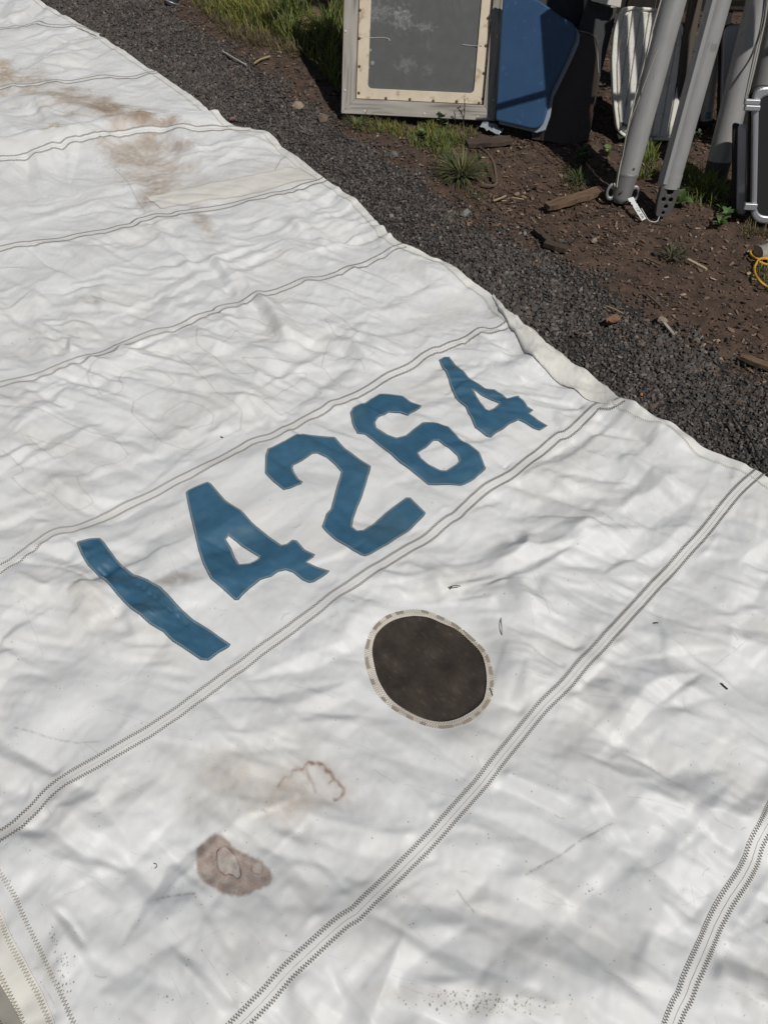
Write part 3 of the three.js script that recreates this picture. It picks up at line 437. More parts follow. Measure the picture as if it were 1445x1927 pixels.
// numerals
const NUMERALS = [
  ['1', zoomed('108,535 118,527 215,513 232,530 290,610 330,648 370,680 430,700 490,735 560,810 640,885 720,935 806,995 800,1007 705,1070 670,1067 600,1020 545,985 500,940 440,905 360,840 290,770 210,690 160,640 130,590', 100, 800, 0.4152)],
  ['4', zoomed('603,307 612,297 700,259 716,266 780,340 850,385 900,440 960,490 1035,545 1060,540 1085,521 1105,525 1140,565 1188,588 1180,602 1150,622 1200,645 1254,662 1245,674 1182,715 1160,718 1130,705 1090,672 1055,660 1020,668 990,690 940,705 890,745 842,795 825,796 780,755 715,700 680,630 660,570 640,480 625,420 612,360', 100, 800, 0.4152), zoomed('795,503 830,530 860,555 934,600 930,608 890,628 845,632 825,600 810,560 785,520', 100, 800, 0.4152)],
  ['2', pts('500,858 504,845 520,838 569,817 590,820 612,822 630,823 650,845 672,861 698,878 697,886 690,908 681,937 672,958 665,978 663,992 672,999 684,998 725,966 764,937 772,937 801,966 798,972 770,1000 730,1026 688,1048 680,1046 634,1019 612,1000 606,992 614,968 623,958 629,935 642,889 632,877 615,862 597,854 588,855 553,876 551,881 554,890 562,902 570,907 567,912 545,921 534,923 515,908 499,891')],
  ['6', zoomed('155,465 170,440 240,410 300,373 320,372 415,383 450,410 508,430 500,445 440,482 430,478 400,468 345,465 290,495 278,515 285,540 340,575 385,590 430,578 470,545 510,515 590,518 640,535 690,590 790,658 825,740 820,750 770,795 700,828 540,823 500,790 400,715 340,660 270,605 230,575 190,570 165,520', 600, 600, 0.3806), zoomed('490,665 530,640 565,605 590,605 640,640 685,680 693,705 680,720 630,752 600,750 540,720 505,690', 600, 600, 0.3806)],
  ['4', zoomed('593,205 620,190 645,190 690,240 750,300 820,345 870,352 930,395 965,385 985,382 1010,405 1030,435 1060,453 1040,470 1080,500 1130,530 1090,555 1060,545 1020,520 985,503 960,515 900,555 850,590 830,585 770,540 745,480 725,440 685,405 660,360 640,300 610,245', 600, 600, 0.3806), zoomed('762,350 800,380 890,420 885,428 840,455 825,448 795,410', 600, 600, 0.3806)],
];
const blueMat = phys(1, 1, 1, 0.5, { vertexColors: true, specularIntensity: 0.7 });
const blue = (x, z) => { const f = 0.5 + 0.5 * noise(x * 3.1 + 8, z * 3.1), s = 1 + 0.07 * noise2(x * 22, z * 20) + 0.05 * noise(x * 90, z * 80), d = 0.35 * sst(0.35, 0.8, noise2(x * 4 + 3, z * 4)); return [lerp(0.036 + 0.012 * f, 0.075, d) * s, lerp(0.112 + 0.02 * f, 0.13, d) * s, lerp(0.188 + 0.018 * f, 0.155, d) * s]; };
for (const [n, P, hole] of NUMERALS) {
  const O = trace(P), Hh = hole && trace(hole), m = mesh('sail_numeral', patch(O, Hh, 0.0021, blue, 0.0042), blueMat, sail);
  m.userData.label = 'faded blue cloth numeral ' + n;
  const edge = (Q) => { const A = Q.reduce((s, p, i) => { const q = Q[(i + 1) % Q.length]; return s + p[0] * q[1] - q[0] * p[1]; }, 0), c = [...Q, Q[0]]; return c.map((p, i) => p); };
  const inset = (Q, d) => { const n = Q.length, ar = Q.reduce((s, p, i) => { const q = Q[(i + 1) % n]; return s + p[0] * q[1] - q[0] * p[1]; }, 0), sg = ar > 0 ? 1 : -1, o = Q.map((p, i) => { const a = Q[(i + n - 1) % n], b = Q[(i + 1) % n], l = Math.hypot(b[0] - a[0], b[1] - a[1]) || 1; return [p[0] - (b[1] - a[1]) / l * d * sg, p[1] + (b[0] - a[0]) / l * d * sg]; }); o.push(o[0]); return o; };
  mesh('stitching', zigzag(inset(O, 0.0036), 0.0019, 0.0052, 0.0010, 0.0032), numeralThread, m); if (Hh) mesh('stitching', zigzag(inset(Hh, -0.0036), 0.0019, 0.0052, 0.0010, 0.0032), numeralThread, m);
}
// outlines of the numerals sewn to the other face
for (const lines of [
  ['680,452 610,438 530,430 440,460 350,495 345,550 370,580 400,612 475,590 480,570 463,545 470,528 575,493 640,520 680,555 600,592 520,630 512,675 600,755 630,790 770,822 935,742 940,665 850,600 780,530 690,452', '630,685 725,628 780,645 832,685 825,715 740,742 680,738'],
  ['-160,640 0,645 200,680 350,750 440,770 500,835 490,850 300,920 312,960 365,1020 350,1035 270,1055 200,990 165,975 120,992 60,940 45,925 92,905 90,890 10,820', '105,762 310,815 215,853 160,815 105,762'],
  ['765,405 770,345 870,298 1000,315 1060,340 1072,375 1010,393', '765,405 830,455 900,520 1000,517 960,480 940,460 1060,465 1200,477 1260,505 1325,570', '865,400 930,352 980,362 1060,380', '1030,528 1190,520 1190,540 1020,625 1090,685 1250,600 1240,595'],
  ['1060,245 1120,228 1260,265 1330,310 1390,360 1330,390 1260,310 1390,350', '1250,498 1270,420 1285,395', '1285,470 1310,470 1350,455 1400,470 1420,510'],
]) for (const s of lines) mesh('reverse_numeral_stitching', zigzag(trace(zoomed(s, 0, 450, 0.4844)), 0.0022, 0.0062, 0.00085, 0.0009), tanThread, sail).userData.label = 'pale stitched outline of a numeral on the other face';
// reinforcement strip on the upper right, luff strips in the lower left
{
  const P = trace(zoomed('665,895 800,862 940,832 1200,782 1360,757 1440,812 1200,868 960,905 800,935 735,950', 0, 0, 0.4152));
  const r = mesh('reinforcement_patch', patch(P, null, 0.0014, null, 0.01), phys(0.70, 0.675, 0.615, 0.6), sail);
  r.userData.label = 'cream reinforcement strip sewn beside the edge';
  mesh('stitching', zigzag([...offsetLine(P, 0.004), P[0]], 0.002, 0.006, 0.0013, 0.0024), tanThread, r);
  for (const s of ['1240,783 1300,700 1312,690', '1312,690 1360,745 1440,800']) mesh('corner_stitching', zigzag(trace(zoomed(s, 0, 0, 0.4152)), 0.002, 0.006, 0.0014, 0.0012), tanThread, sail);
  const rows = ['-60,900 0,990 60,1080 110,1180 150,1270 200,1370 260,1500 330,1640 400,1800 450,1900', '-60,1120 0,1240 70,1400 120,1490 180,1600 230,1700 270,1800 310,1900', '-60,1430 0,1540 60,1660 130,1810 170,1900'].map((s) => smooth(trace(zoomed(s, 0, 1300, 0.346)), 4));
  const web = smooth(trace(zoomed('-120,1500 0,1715 40,1790 90,1890', 0, 1300, 0.346)), 4);
  const luff = mesh('luff_tape', strip(offsetLine(rows[1], 0.022), 0.03, 0.0012), phys(0.72, 0.70, 0.63, 0.6), sail);
  rows.forEach((q, k) => mesh('stitching', zigzag(q, 0.0046, 0.0062, 0.0011, 0.0028), k < 2 ? tanThread : paleThread, luff));
  const wb = mesh('luff_webbing', strip(web, 0.016, 0.003), std(0.30, 0.28, 0.24, 0.9), sail);
  mesh('stitching', zigzag(offsetLine(web, 0.01), 0.003, 0.005, 0.001, 0.0042), darkThread, wb);
}
// window of clear film
{
  const inn = trace(WINDOW_PX), out = trace(RING_PX), cl = (Q) => smooth([...Q, Q[0]], 4).slice(0, -1), I = cl(inn), O = cl(out);
  const film = mesh('window_pane', patch(O.map((p) => [lerp(WIN_C[0], p[0], 0.97), lerp(WIN_C[1], p[1], 0.97)]), null, (x, z) => -0.0038 + 0.0014 * noise(x * 11, z * 9) + 0.004 * Math.min(1, Math.pow(Math.hypot(x - WIN_C[0], z - WIN_C[1]) / 0.12, 4)) - 0.004, (x, z) => { const k = 1 + 0.35 * fbm(x * 14, z * 14, 4) + 0.12 * noise(x * 120, z * 120), w = sst(0.25, 0.7, fbm(x * 9 + 4, z * 9)) + 1.0 * sst(0.78, 0.85, noise2(x * 75, z * 75)) + 0.8 * sst(0.6, 0.9, noise(x * 140, z * 130)); return [(0.074 + 0.03 * w) * k, (0.058 + 0.026 * w) * k, (0.045 + 0.022 * w) * k]; }, 0.006), phys(1, 1, 1, 0.13, { vertexColors: true, transmission: 0.3, thickness: 0, ior: 1.5 }), sail);
  film.userData.label = 'round dark window of clear plastic film';
  const ring = mesh('window_ring', patch(O, I, 0.0014, (x, z) => { const k = 1 + 0.05 * noise(x * 40, z * 40) + 0.05 * noise2(x * 130, z * 130); return [0.73 * k, 0.70 * k, 0.65 * k]; }, 0.005), phys(1, 1, 1, 0.6, { vertexColors: true }), sail);
  ring.userData.label = 'white cloth ring sewn round the dark window';
  const n = 300, mid = (t) => resample([...I, I[0]], n).map((p, i) => { const q = resample([...O, O[0]], n); let b = 1e9, bq = q[0]; for (const c of q) { const d = (c[0] - p[0]) ** 2 + (c[1] - p[1]) ** 2; if (d < b) { b = d; bq = c; } } return [lerp(p[0], bq[0], t), lerp(p[1], bq[1], t)]; });
  const brown = std(0.33, 0.27, 0.22, 0.9), m1 = mid(0.78), m2 = mid(0.3);
  mesh('stitching', zigzag(m2, 0.0048, 0.0058, 0.0011, 0.0027), paleThread, ring); mesh('stitching', zigzag(m1, 0.0042, 0.0056, 0.0010, 0.0027), paleThread, ring);
  let k = 6; const RW = rng(8); while (k < n - 8) { const l = 5 + Math.floor(RW() * 7); mesh('backtack_stitching', zigzag(m1.slice(k, Math.min(n, k + l)), 0.0037, 0.0024, 0.0013, 0.003), brown, ring); k += l + 3 + Math.floor(RW() * 7); }
}

// ---------------------------------------------------------------- ground: soil sheet, gravel strip
const soilMap = dataTex(1024, 1024, (u, v) => {
  const x = u * 12, y = v * 12, n = fbm(x, y, 5), f = noise(x * 14, y * 14), g = noise2(x * 34, y * 34), k = 0.85 + 0.5 * n + 0.22 * f + 0.25 * g, d = sst(0.1, 0.6, noise(x * 1.3 + 9, y * 1.3));
  return [lerp(0.092, 0.070, d) * k, lerp(0.057, 0.044, d) * k, lerp(0.039, 0.031, d) * k];
});
const soilH = (x, z) => 0.008 * noise(x * 1.7, z * 1.7) + 0.006 * noise(x * 6, z * 6) + 0.0025 * noise(x * 21, z * 21) + 0.0012 * noise2(x * 55, z * 55) - 0.008;
{
  const ax = (a, b, st, far) => { const o = []; for (let x = -far; x < a - 0.5; x += Math.max(0.25, (a - x) * 0.25)) o.push(x); for (let x = a; x <= b; x += st) o.push(x); const q = []; for (let x = far; x > b + 0.5; x -= Math.max(0.25, (x - b) * 0.25)) q.push(x); return [...o, ...q.reverse()]; };
  const X = ax(-2.4, 2.6, 0.012, 150), Z = ax(-5.8, -1.6, 0.012, 150), pos = [], uv = [], idx = [];
  for (const z of Z) for (const x of X) { pos.push(x, Math.abs(x) < 8 && Math.abs(z) < 9 ? soilH(x, z) : -0.01, z); uv.push(x / 1.5, z / 1.5); }
  for (let j = 0; j < Z.length - 1; j++) for (let i = 0; i < X.length - 1; i++) { const k = j * X.length + i; idx.push(k, k + X.length, k + 1, k + 1, k + X.length, k + X.length + 1); }
  const g = new THREE.BufferGeometry(); g.setAttribute('position', new THREE.Float32BufferAttribute(pos, 3)); g.setAttribute('uv', new THREE.Float32BufferAttribute(uv, 2)); g.setIndex(idx); g.computeVertexNormals();
  mesh('ground', g, std(1, 1, 1, 0.95, { map: soilMap })).userData.kind = 'structure';
}
const BORDER = flat(pts('60,-170 200,-70 290,-2 330,30 400,72 480,130 560,195 640,250 720,303 790,345 850,388 920,430 1000,468 1080,500 1150,545 1220,600 1300,652 1380,692 1445,722 1600,800 1900,930'), 0);
const GRAVEL = [...BORDER, [1.7, -1.0], ...[...EDGE_ALL].reverse().map(([x, z]) => [x - 0.25, z + 0.25])];
{
  const s = new THREE.Shape(GRAVEL.map(([x, z]) => new THREE.Vector2(x, -z))), base = new THREE.ShapeGeometry(s), idx = base.index, p = base.attributes.position;
  const polyB = GRAVEL, cell = 0.03, [x0, z0, x1, z1] = bbox(GRAVEL), pos = [], uv = [], ind = [], id = new Map();
  const vert = (i, j) => { const k = i * 5000 + j; if (id.has(k)) return id.get(k); const n = pos.length / 3, x = x0 + i * cell, z = z0 + j * cell; id.set(k, n); pos.push(x, soilH(x, z) + 0.004, z); uv.push(x, z); return n; };
  for (let j = 0; z0 + j * cell < z1; j++) for (let i = 0; x0 + i * cell < x1; i++) { const x = x0 + (i + 0.5) * cell, z = z0 + (j + 0.5) * cell; if (inPoly(x, z, polyB) || Math.hypot(x - WIN_C[0], z - WIN_C[1]) < 0.4) { const a = vert(i, j), b = vert(i + 1, j), c = vert(i, j + 1), d = vert(i + 1, j + 1); ind.push(a, c, b, b, c, d); } }
  const g = new THREE.BufferGeometry(); g.setAttribute('position', new THREE.Float32BufferAttribute(pos, 3)); g.setAttribute('uv', new THREE.Float32BufferAttribute(uv, 2)); g.setIndex(ind); g.computeVertexNormals();
  const gm = dataTex(512, 512, (u, v) => { const k = 0.7 + 0.5 * fbm(u * 40, v * 40, 3) + 0.3 * noise(u * 130, v * 130); return [0.034 * k, 0.031 * k, 0.029 * k]; });
  mesh('gravel_path', g, std(1, 1, 1, 0.95, { map: gm })).userData.kind = 'structure';
}
function stoneGeo(seed, flatten = 0.7) {
  const r = rng(seed), g = new THREE.IcosahedronGeometry(1, 0), p = g.attributes.position, m = new Map();
  for (let i = 0; i < p.count; i++) { const k = [0, 1, 2].map((c) => Math.round(p.getComponent(i, c) * 100)).join(); if (!m.has(k)) m.set(k, [0.72 + 0.5 * r(), 0.72 + 0.5 * r(), 0.72 + 0.5 * r()]); const q = m.get(k); p.setXYZ(i, p.getX(i) * q[0], p.getY(i) * q[1] * flatten, p.getZ(i) * q[2]); }
  g.computeVertexNormals(); return g;
}
const M4 = new THREE.Matrix4(), Q4 = new THREE.Quaternion(), E3 = new THREE.Euler(), C3 = new THREE.Color();
function instanced(name, geo, mat, list, label, category) {
  const o = new THREE.InstancedMesh(geo, mat, list.length); o.name = numbered(name); o.castShadow = o.receiveShadow = true;
  list.forEach((e, i) => { M4.compose(e.p, Q4.setFromEuler(E3.set(...e.r)), e.s); o.setMatrixAt(i, M4); o.setColorAt(i, C3.setRGB(...e.c)); });
  scene.add(o); return tag(o, label, category, null, 'stuff');
}
const hidden = (x, z) => inPoly(x, z, SAIL_POLY) && distPoly(x, z, EDGE_ALL, false) > 0.012 && Math.hypot(x - WIN_C[0], z - WIN_C[1]) > 0.2;
{
  const RG = rng(12), lists = [[], [], []], [x0, z0, x1, z1] = bbox(GRAVEL);
  const xa = Math.max(x0, -2.6), xb = Math.min(x1, 2.4), za = Math.max(z0, -6.2), zb = Math.min(z1, -1.2);
  for (let k = 0; k < 420000; k++) {
    const x = lerp(xa, xb, RG()), z = lerp(za, zb, RG());
    let dB = distPoly(x, z, BORDER, false); const inside = inPoly(x, z, GRAVEL); if (!inside) dB = -dB;
    if (dB < -0.35) continue;
    const dens = dB > 0 ? sst(-0.09, 0.10, dB + 0.07 * noise(x * 4, z * 4)) : Math.max(sst(-0.09, 0.10, dB + 0.07 * noise(x * 4, z * 4)), 0.05 * sst(-0.35, 0, dB));
    if (RG() > dens || hidden(x, z)) continue;
    const s = lerp(0.0027, 0.0084, Math.pow(RG(), 1.6)) * (1 + 0.25 * noise(x * 1.5, z * 1.5)) * (RG() < 0.02 ? 1.7 : 1), b = lerp(0.6, 1.35, RG()), t = RG(), w = RG() < 0.06 ? 1.9 : 1;
    const c = t < 0.12 ? [0.115 * b, 0.080 * b, 0.063 * b] : t < 0.21 ? [0.17 * b, 0.15 * b, 0.128 * b] : [0.080 * b * w, 0.0715 * b * w, 0.064 * b * w];
    lists[k % 3].push({ p: V(x, soilH(x, z) + 0.004 + s * 0.25 + RG() * 0.004, z), r: [RG() * 6.3, RG() * 6.3, RG() * 6.3], s: V(s * lerp(0.8, 1.35, RG()), s * lerp(0.7, 1.0, RG()), s), c });
  }
  for (let k = 0; k < 2500; k++) { const x = WIN_C[0] + (RG() - 0.5) * 0.38, z = WIN_C[1] + (RG() - 0.5) * 0.38, s = lerp(0.004, 0.008, RG()), b = lerp(0.6, 1.3, RG()); lists[0].push({ p: V(x, 0.003 + s * 0.3, z), r: [RG() * 6, RG() * 6, RG() * 6], s: V(s, s * 0.8, s), c: [0.06 * b, 0.05 * b, 0.042 * b] }); }
  const gm = std(1, 1, 1, 0.88, { flatShading: true });
  console.log('gravel', lists.map((l) => l.length).join());
  lists.forEach((l, i) => instanced('gravel', stoneGeo(40 + i), gm, l, 'loose dark grey crushed gravel in a strip along the sail edge', 'gravel'));
}

// ---------------------------------------------------------------- leaning things: a plane that stands on the ground and leans back
function leaner(name, label, category, pxA, pxB, leanDeg, lift = 0, group) {
  const A = onY(...pxA, lift), B = onY(...pxB, lift), X = B.clone().sub(A); const w = X.length(); X.normalize();
  const bk = V(0, 1, 0).cross(X).normalize(), l = leanDeg * Math.PI / 180, U = V(0, Math.cos(l), 0).addScaledVector(bk, Math.sin(l)), N = X.clone().cross(U);
  const g = thing(name, label, category, A, group); g.quaternion.setFromRotationMatrix(new THREE.Matrix4().makeBasis(X, U, N));
  g.to2 = (u, v, n = 0) => { const d = rayDir(u, v), C = V(0, CAMH, 0).sub(A), t = (n - C.dot(N)) / d.dot(N), p = C.addScaledVector(d, t); return [p.dot(X), p.dot(U)]; };
  g.w = w; return g;
}
function rounded(P, r) { const n = P.length, s = []; P.forEach((p, i) => { const a = P[(i + n - 1) % n], b = P[(i + 1) % n], q = Array.isArray(r) ? r[i] : r, la = Math.hypot(a[0] - p[0], a[1] - p[1]), lb = Math.hypot(b[0] - p[0], b[1] - p[1]), ra = Math.min(q, la * 0.48), rb = Math.min(q, lb * 0.48); if (q <= 0) { s.push(p); return; } const A = [p[0] + (a[0] - p[0]) / la * ra, p[1] + (a[1] - p[1]) / la * ra], B = [p[0] + (b[0] - p[0]) / lb * rb, p[1] + (b[1] - p[1]) / lb * rb]; for (let k = 0; k <= 6; k++) { const t = k / 6, u = 1 - t; s.push([u * u * A[0] + 2 * u * t * p[0] + t * t * B[0], u * u * A[1] + 2 * u * t * p[1] + t * t * B[1]]); } }); return s; }
const shapeOf = (P, holes = []) => { const s = new THREE.Shape(P.map((p) => new THREE.Vector2(...p))); for (const h of holes) s.holes.push(new THREE.Path(h.map((p) => new THREE.Vector2(...p)))); return s; };
function slab(P, depth, z, holes = [], bevel = 0.002, uvk = 1, swap = false) { const g = new THREE.ExtrudeGeometry(shapeOf(P, holes), { depth: depth - 2 * bevel, bevelEnabled: bevel > 0, bevelThickness: bevel, bevelSize: bevel, bevelOffset: -bevel, bevelSegments: 2, curveSegments: 8 }); g.translate(0, 0, z + bevel); return uvPlanar(g, swap ? 1 : 0, swap ? 0 : 1, uvk); }
const rect = (a, b, c, d) => [[a, b], [c, b], [c, d], [a, d]];
function screw(r = 0.004) { return new THREE.LatheGeometry([[0.0001, 0.0026], [r * 0.6, 0.0022], [r, 0.0006], [r, -0.002]].map((p) => new THREE.Vector2(...p)), 10).rotateX(Math.PI / 2); }
function tube(P, r, seg = 8) { const c = new THREE.CatmullRomCurve3(P); return new THREE.TubeGeometry(c, P.length * 6, r, seg, false); }
const greyWood = std(1, 1, 1, 0.85, { map: woodTex([0.29, 0.265, 0.23], [0.46, 0.43, 0.38], [0.14, 0.12, 0.10], 3) });
const bleached = std(1, 1, 1, 0.7, { map: dataTex(512, 512, (u, v) => { const a = fbm(u * 5, v * 5, 4), b = sst(0.15, 0.6, fbm(u * 9 + 4, v * 9, 4)), c = sst(0.2, 0.7, noise(u * 34, v * 30)) * 0.35, f = 1 + 0.05 * noise(u * 120, v * 120); return [lerp(lerp(0.62 + 0.08 * a, 0.40, b * 0.7), 0.30, c * b) * f, lerp(lerp(0.53 + 0.08 * a, 0.30, b * 0.7), 0.21, c * b) * f, lerp(lerp(0.40 + 0.07 * a, 0.19, b * 0.7), 0.13, c * b) * f]; }) });
const brownWood = std(1, 1, 1, 0.85, { map: woodTex([0.11, 0.068, 0.04], [0.19, 0.125, 0.075], [0.05, 0.032, 0.02], 9) });
const darkWood = std(1, 1, 1, 0.9, { map: woodTex([0.018, 0.015, 0.013], [0.03, 0.025, 0.021], [0.01, 0.009, 0.008], 17) });
const darkPole = std(1, 1, 1, 0.85, { map: woodTex([0.075, 0.06, 0.048], [0.12, 0.10, 0.08], [0.04, 0.032, 0.026], 27) });
const rust = std(0.10, 0.062, 0.04, 0.7), galv = std(0.42, 0.43, 0.44, 0.45, { metalness: 0.6 });
const SHADES = [];
// weathered hatch with a grey plastic pane
{
  const t = leaner('wooden_hatch', 'weathered grey wooden frame with cream inner border and scuffed grey plastic pane', 'hatch', [645, 215], [930, 229], 28, 0.012);
  const w = t.w, h = 0.98, rw = 0.062, d = 0.05;
  const L = mesh('frame_rail', slab([[0, 0], [rw, rw], [rw, h - rw], [0, h]], d, 0), greyWood, t); L.userData.label = 'upright rail of grey weathered wood';
  mesh('frame_rail', slab([[w, 0], [w, h], [w - rw * 0.92, h - rw], [w - rw * 0.92, rw]], d, 0.0005), greyWood, t);
  mesh('frame_rail', slab([[0.001, 0], [w - 0.001, 0], [w - rw * 0.92, rw], [rw, rw]].map((p) => p), d, 0.001, [], 0.002, 1, true), greyWood, t);
  mesh('frame_rail', slab([[0.001, h], [rw, h - rw], [w - rw * 0.92, h - rw], [w - 0.001, h]], d, 0.001, [], 0.002, 1, true), greyWood, t);
  const [a0, b0] = t.to2(692, 166, 0.028), [a1] = t.to2(891, 176, 0.028), i0 = rw + 0.003, i1 = w - rw * 0.92 - 0.003, j0 = rw + 0.004, j1 = h - rw - 0.004;
  mesh('inner_border', slab(rect(i0, j0, i1, j1), 0.016, 0.012, [rounded(rect(a0, b0, a1, h - 0.13), 0.02)], 0.002, 1.4), bleached, t);
  const smear = [[705, 22, 40, 12, 0.5], [758, 35, 16, 16, 0.6], [800, 50, 16, 6, 0.5], [764, 122, 16, 10, 0.4], [806, 132, 10, 8, 0.25]].map(([u, v, a, b, s]) => [...t.to2(u, v, 0.02), a * 0.0025, b * 0.0029, s]);
  const spots = [[697, 94, 0.006], [701, 118, 0.009], [694, 127, 0.004]].map(([u, v, r]) => [...t.to2(u, v, 0.02), r]);
  const pm = dataTex(1024, 1024, (u, v) => { const x = u * w, y = v * h; let q = 0.012 * fbm(x * 14, y * 14, 4) + 0.006 * noise(x * 160, y * 160) + 0.05 * Math.pow(Math.max(0, 1 - Math.abs(noise(x * 40 + y * 9, y * 2.2)) * 5), 2) * sst(0.35, 0.7, noise(x * 5, y * 4)); for (const s of smear) { const e = Math.hypot((x - s[0]) / s[2], (y - s[1]) / s[3]); if (e < 1.6) q += s[4] * 0.22 * sst(1.4, 0.2, e + 0.6 * noise(x * 30, y * 40)) * (0.6 + 0.5 * noise(x * 90, y * 80)); } for (const s of spots) { const e = Math.hypot(x - s[0], y - s[1]) / s[2]; q += 0.16 * sst(1.1, 0.7, e); } return [0.108 + q, 0.11 + q, 0.108 + q]; });
  const pg = slab(rect(i0 + 0.01, j0 + 0.01, i1 - 0.01, j1 - 0.01), 0.005, 0.013, [], 0); { const p = pg.attributes.position, uv = pg.attributes.uv; for (let i = 0; i < p.count; i++) uv.setXY(i, p.getX(i) / w, p.getY(i) / h); }
  mesh('pane', pg, phys(1, 1, 1, 0.38, { map: pm, specularIntensity: 0.5 }), t).userData.label = 'scuffed grey plastic pane';
  for (const [u, v] of pts('677,19 676,72 676,125 675,175 726,185 771,187 815,190 859,191 908,186 901,194 918,34 914,86 910,138 680,-30 922,-20')) { const [x, y] = t.to2(u, v, 0.03); mesh('screw', screw(0.0065).translate(x, y, 0.0285), rust, t); }
  for (const [u, v] of pts('650,59 649,170 686,209 798,214 898,220 936,68 928,188')) { const [x, y] = t.to2(u, v, 0.05); mesh('wooden_plug', screw(0.0055).translate(x, y, 0.0505), bleached, t); }
  const sealant = phys(0.42, 0.42, 0.39, 0.35, { transmission: 0.3, thickness: 0 });
  for (const s of ['678,72 700,71 722,71 731,73 733,77', '870,84 890,86 906,87']) mesh('sealant_streak', tube(pts(s).map(([u, v]) => { const [x, y] = t.to2(u, v, 0.022); return V(x, y, x > a0 + 0.002 && x < a1 - 0.002 ? 0.0185 : 0.0285); }), 0.0028, 6).scale(1, 1, 1), sealant, t);
}
const moulded = (a, b, c, seed, rough, ex = {}) => phys(1, 1, 1, rough, { map: dataTex(512, 512, (u, v) => { const k = 1 + 0.10 * fbm(u * 6 + seed, v * 6, 4) + 0.03 * noise(u * 150, v * 150), s = 0.5 * sst(0.52, 0.8, noise(u * 26 + seed, v * 22)) * sst(0, 0.5, noise(u * 4, v * 4 + seed)); return [lerp(a * k, a * 1.5 + 0.03, s), lerp(b * k, b * 1.3 + 0.03, s), lerp(c * k, c * 1.1 + 0.03, s)]; }), ...ex });
// blue moulded board
{
  const t = leaner('blue_board', 'blue moulded board with rounded corners leaning right of the wooden frame', 'board', [915, 226], [1004, 243], 25, 0.05);
  const O = pts('1003,243 1019,238 1028,212 1034,176 1051,142 1067,108 1082,74 1084,56 1077,43 1060,34').map(([u, v]) => t.to2(u, v, 0.03)), tl = t.to2(944, -8, 0.03), bl = t.to2(932, 226, 0.03), P = [...O, [O[9][0] - 0.12, O[9][1] + 0.05], [tl[0], tl[1] + 0.02], bl];
  const bm = moulded(0.034, 0.082, 0.168, 2, 0.42);
  mesh('panel', slab(rounded(P, [0.02, 0.02, 0.04, 0.03, 0.04, 0.04, 0.02, 0.015, 0.015, 0.02, 0.03, 0.01, 0.01]), 0.022, 0.008, [], 0.006, 1.2), bm, t);
  SHADES.push([t, 0.03, [1039, 24], [1049, 180], 0.07]);
  const c = P.reduce((s, p) => [s[0] + p[0] / P.length, s[1] + p[1] / P.length], [0, 0]);
  mesh('back_skin', slab(P.map((p) => [p[0] + 0.014, p[1] - 0.012]), 0.012, -0.006, [], 0.003), phys(0.30, 0.34, 0.40, 0.5), t).userData.label = 'pale blue grey rear skin of the board';
}
// smoked panels and the dark board behind
{
  const t = leaner('smoked_panel', 'brown smoked plastic panel leaning behind the blue board', 'panel', [1010, 262], [1104, 266], 23);
  const P = pts('1000,262 1040,268 1068,276 1107,264 1116,205 1126,137 1117,69 1086,57 1040,45 1000,45').map(([u, v]) => t.to2(u, v, 0.01));
  mesh('sheet', slab(P, 0.01, 0, [], 0.002), moulded(0.045, 0.030, 0.022, 5, 0.3), t);
  SHADES.push([t, 0.01, [1086, 120], [1098, 262], 0.06]);
  const e = pts('1086,57 1117,69 1126,137').map(([u, v]) => t.to2(u, v, 0.012));
  mesh('bright_edge', tube(e.map((p) => V(p[0], p[1], 0.011)), 0.0022, 6), std(0.30, 0.26, 0.21, 0.5), t);
  const f = leaner('black_board', 'black board standing upright between the brown panel and the white ribbed hatch', 'board', [1085, 256], [1152, 256], 21);
  const Q = pts('1085,256 1108,258 1128,150 1150,62 1166,-6 1110,-12 1085,60').map(([u, v]) => f.to2(u, v, 0.008));
  mesh('sheet', slab(Q, 0.012, -0.004, [], 0.002), moulded(0.03, 0.03, 0.031, 8, 0.5), f);
  const g = leaner('grey_board', 'dark grey board standing behind the blue board at the top edge', 'board', [960, 246], [1120, 244], 22);
  const S = pts('1000,240 1105,240 1100,-30 990,-30').map(([u, v]) => g.to2(u, v, 0));
  mesh('sheet', slab(S, 0.012, -0.03, [], 0.002), moulded(0.022, 0.022, 0.024, 12, 0.55), g);
}
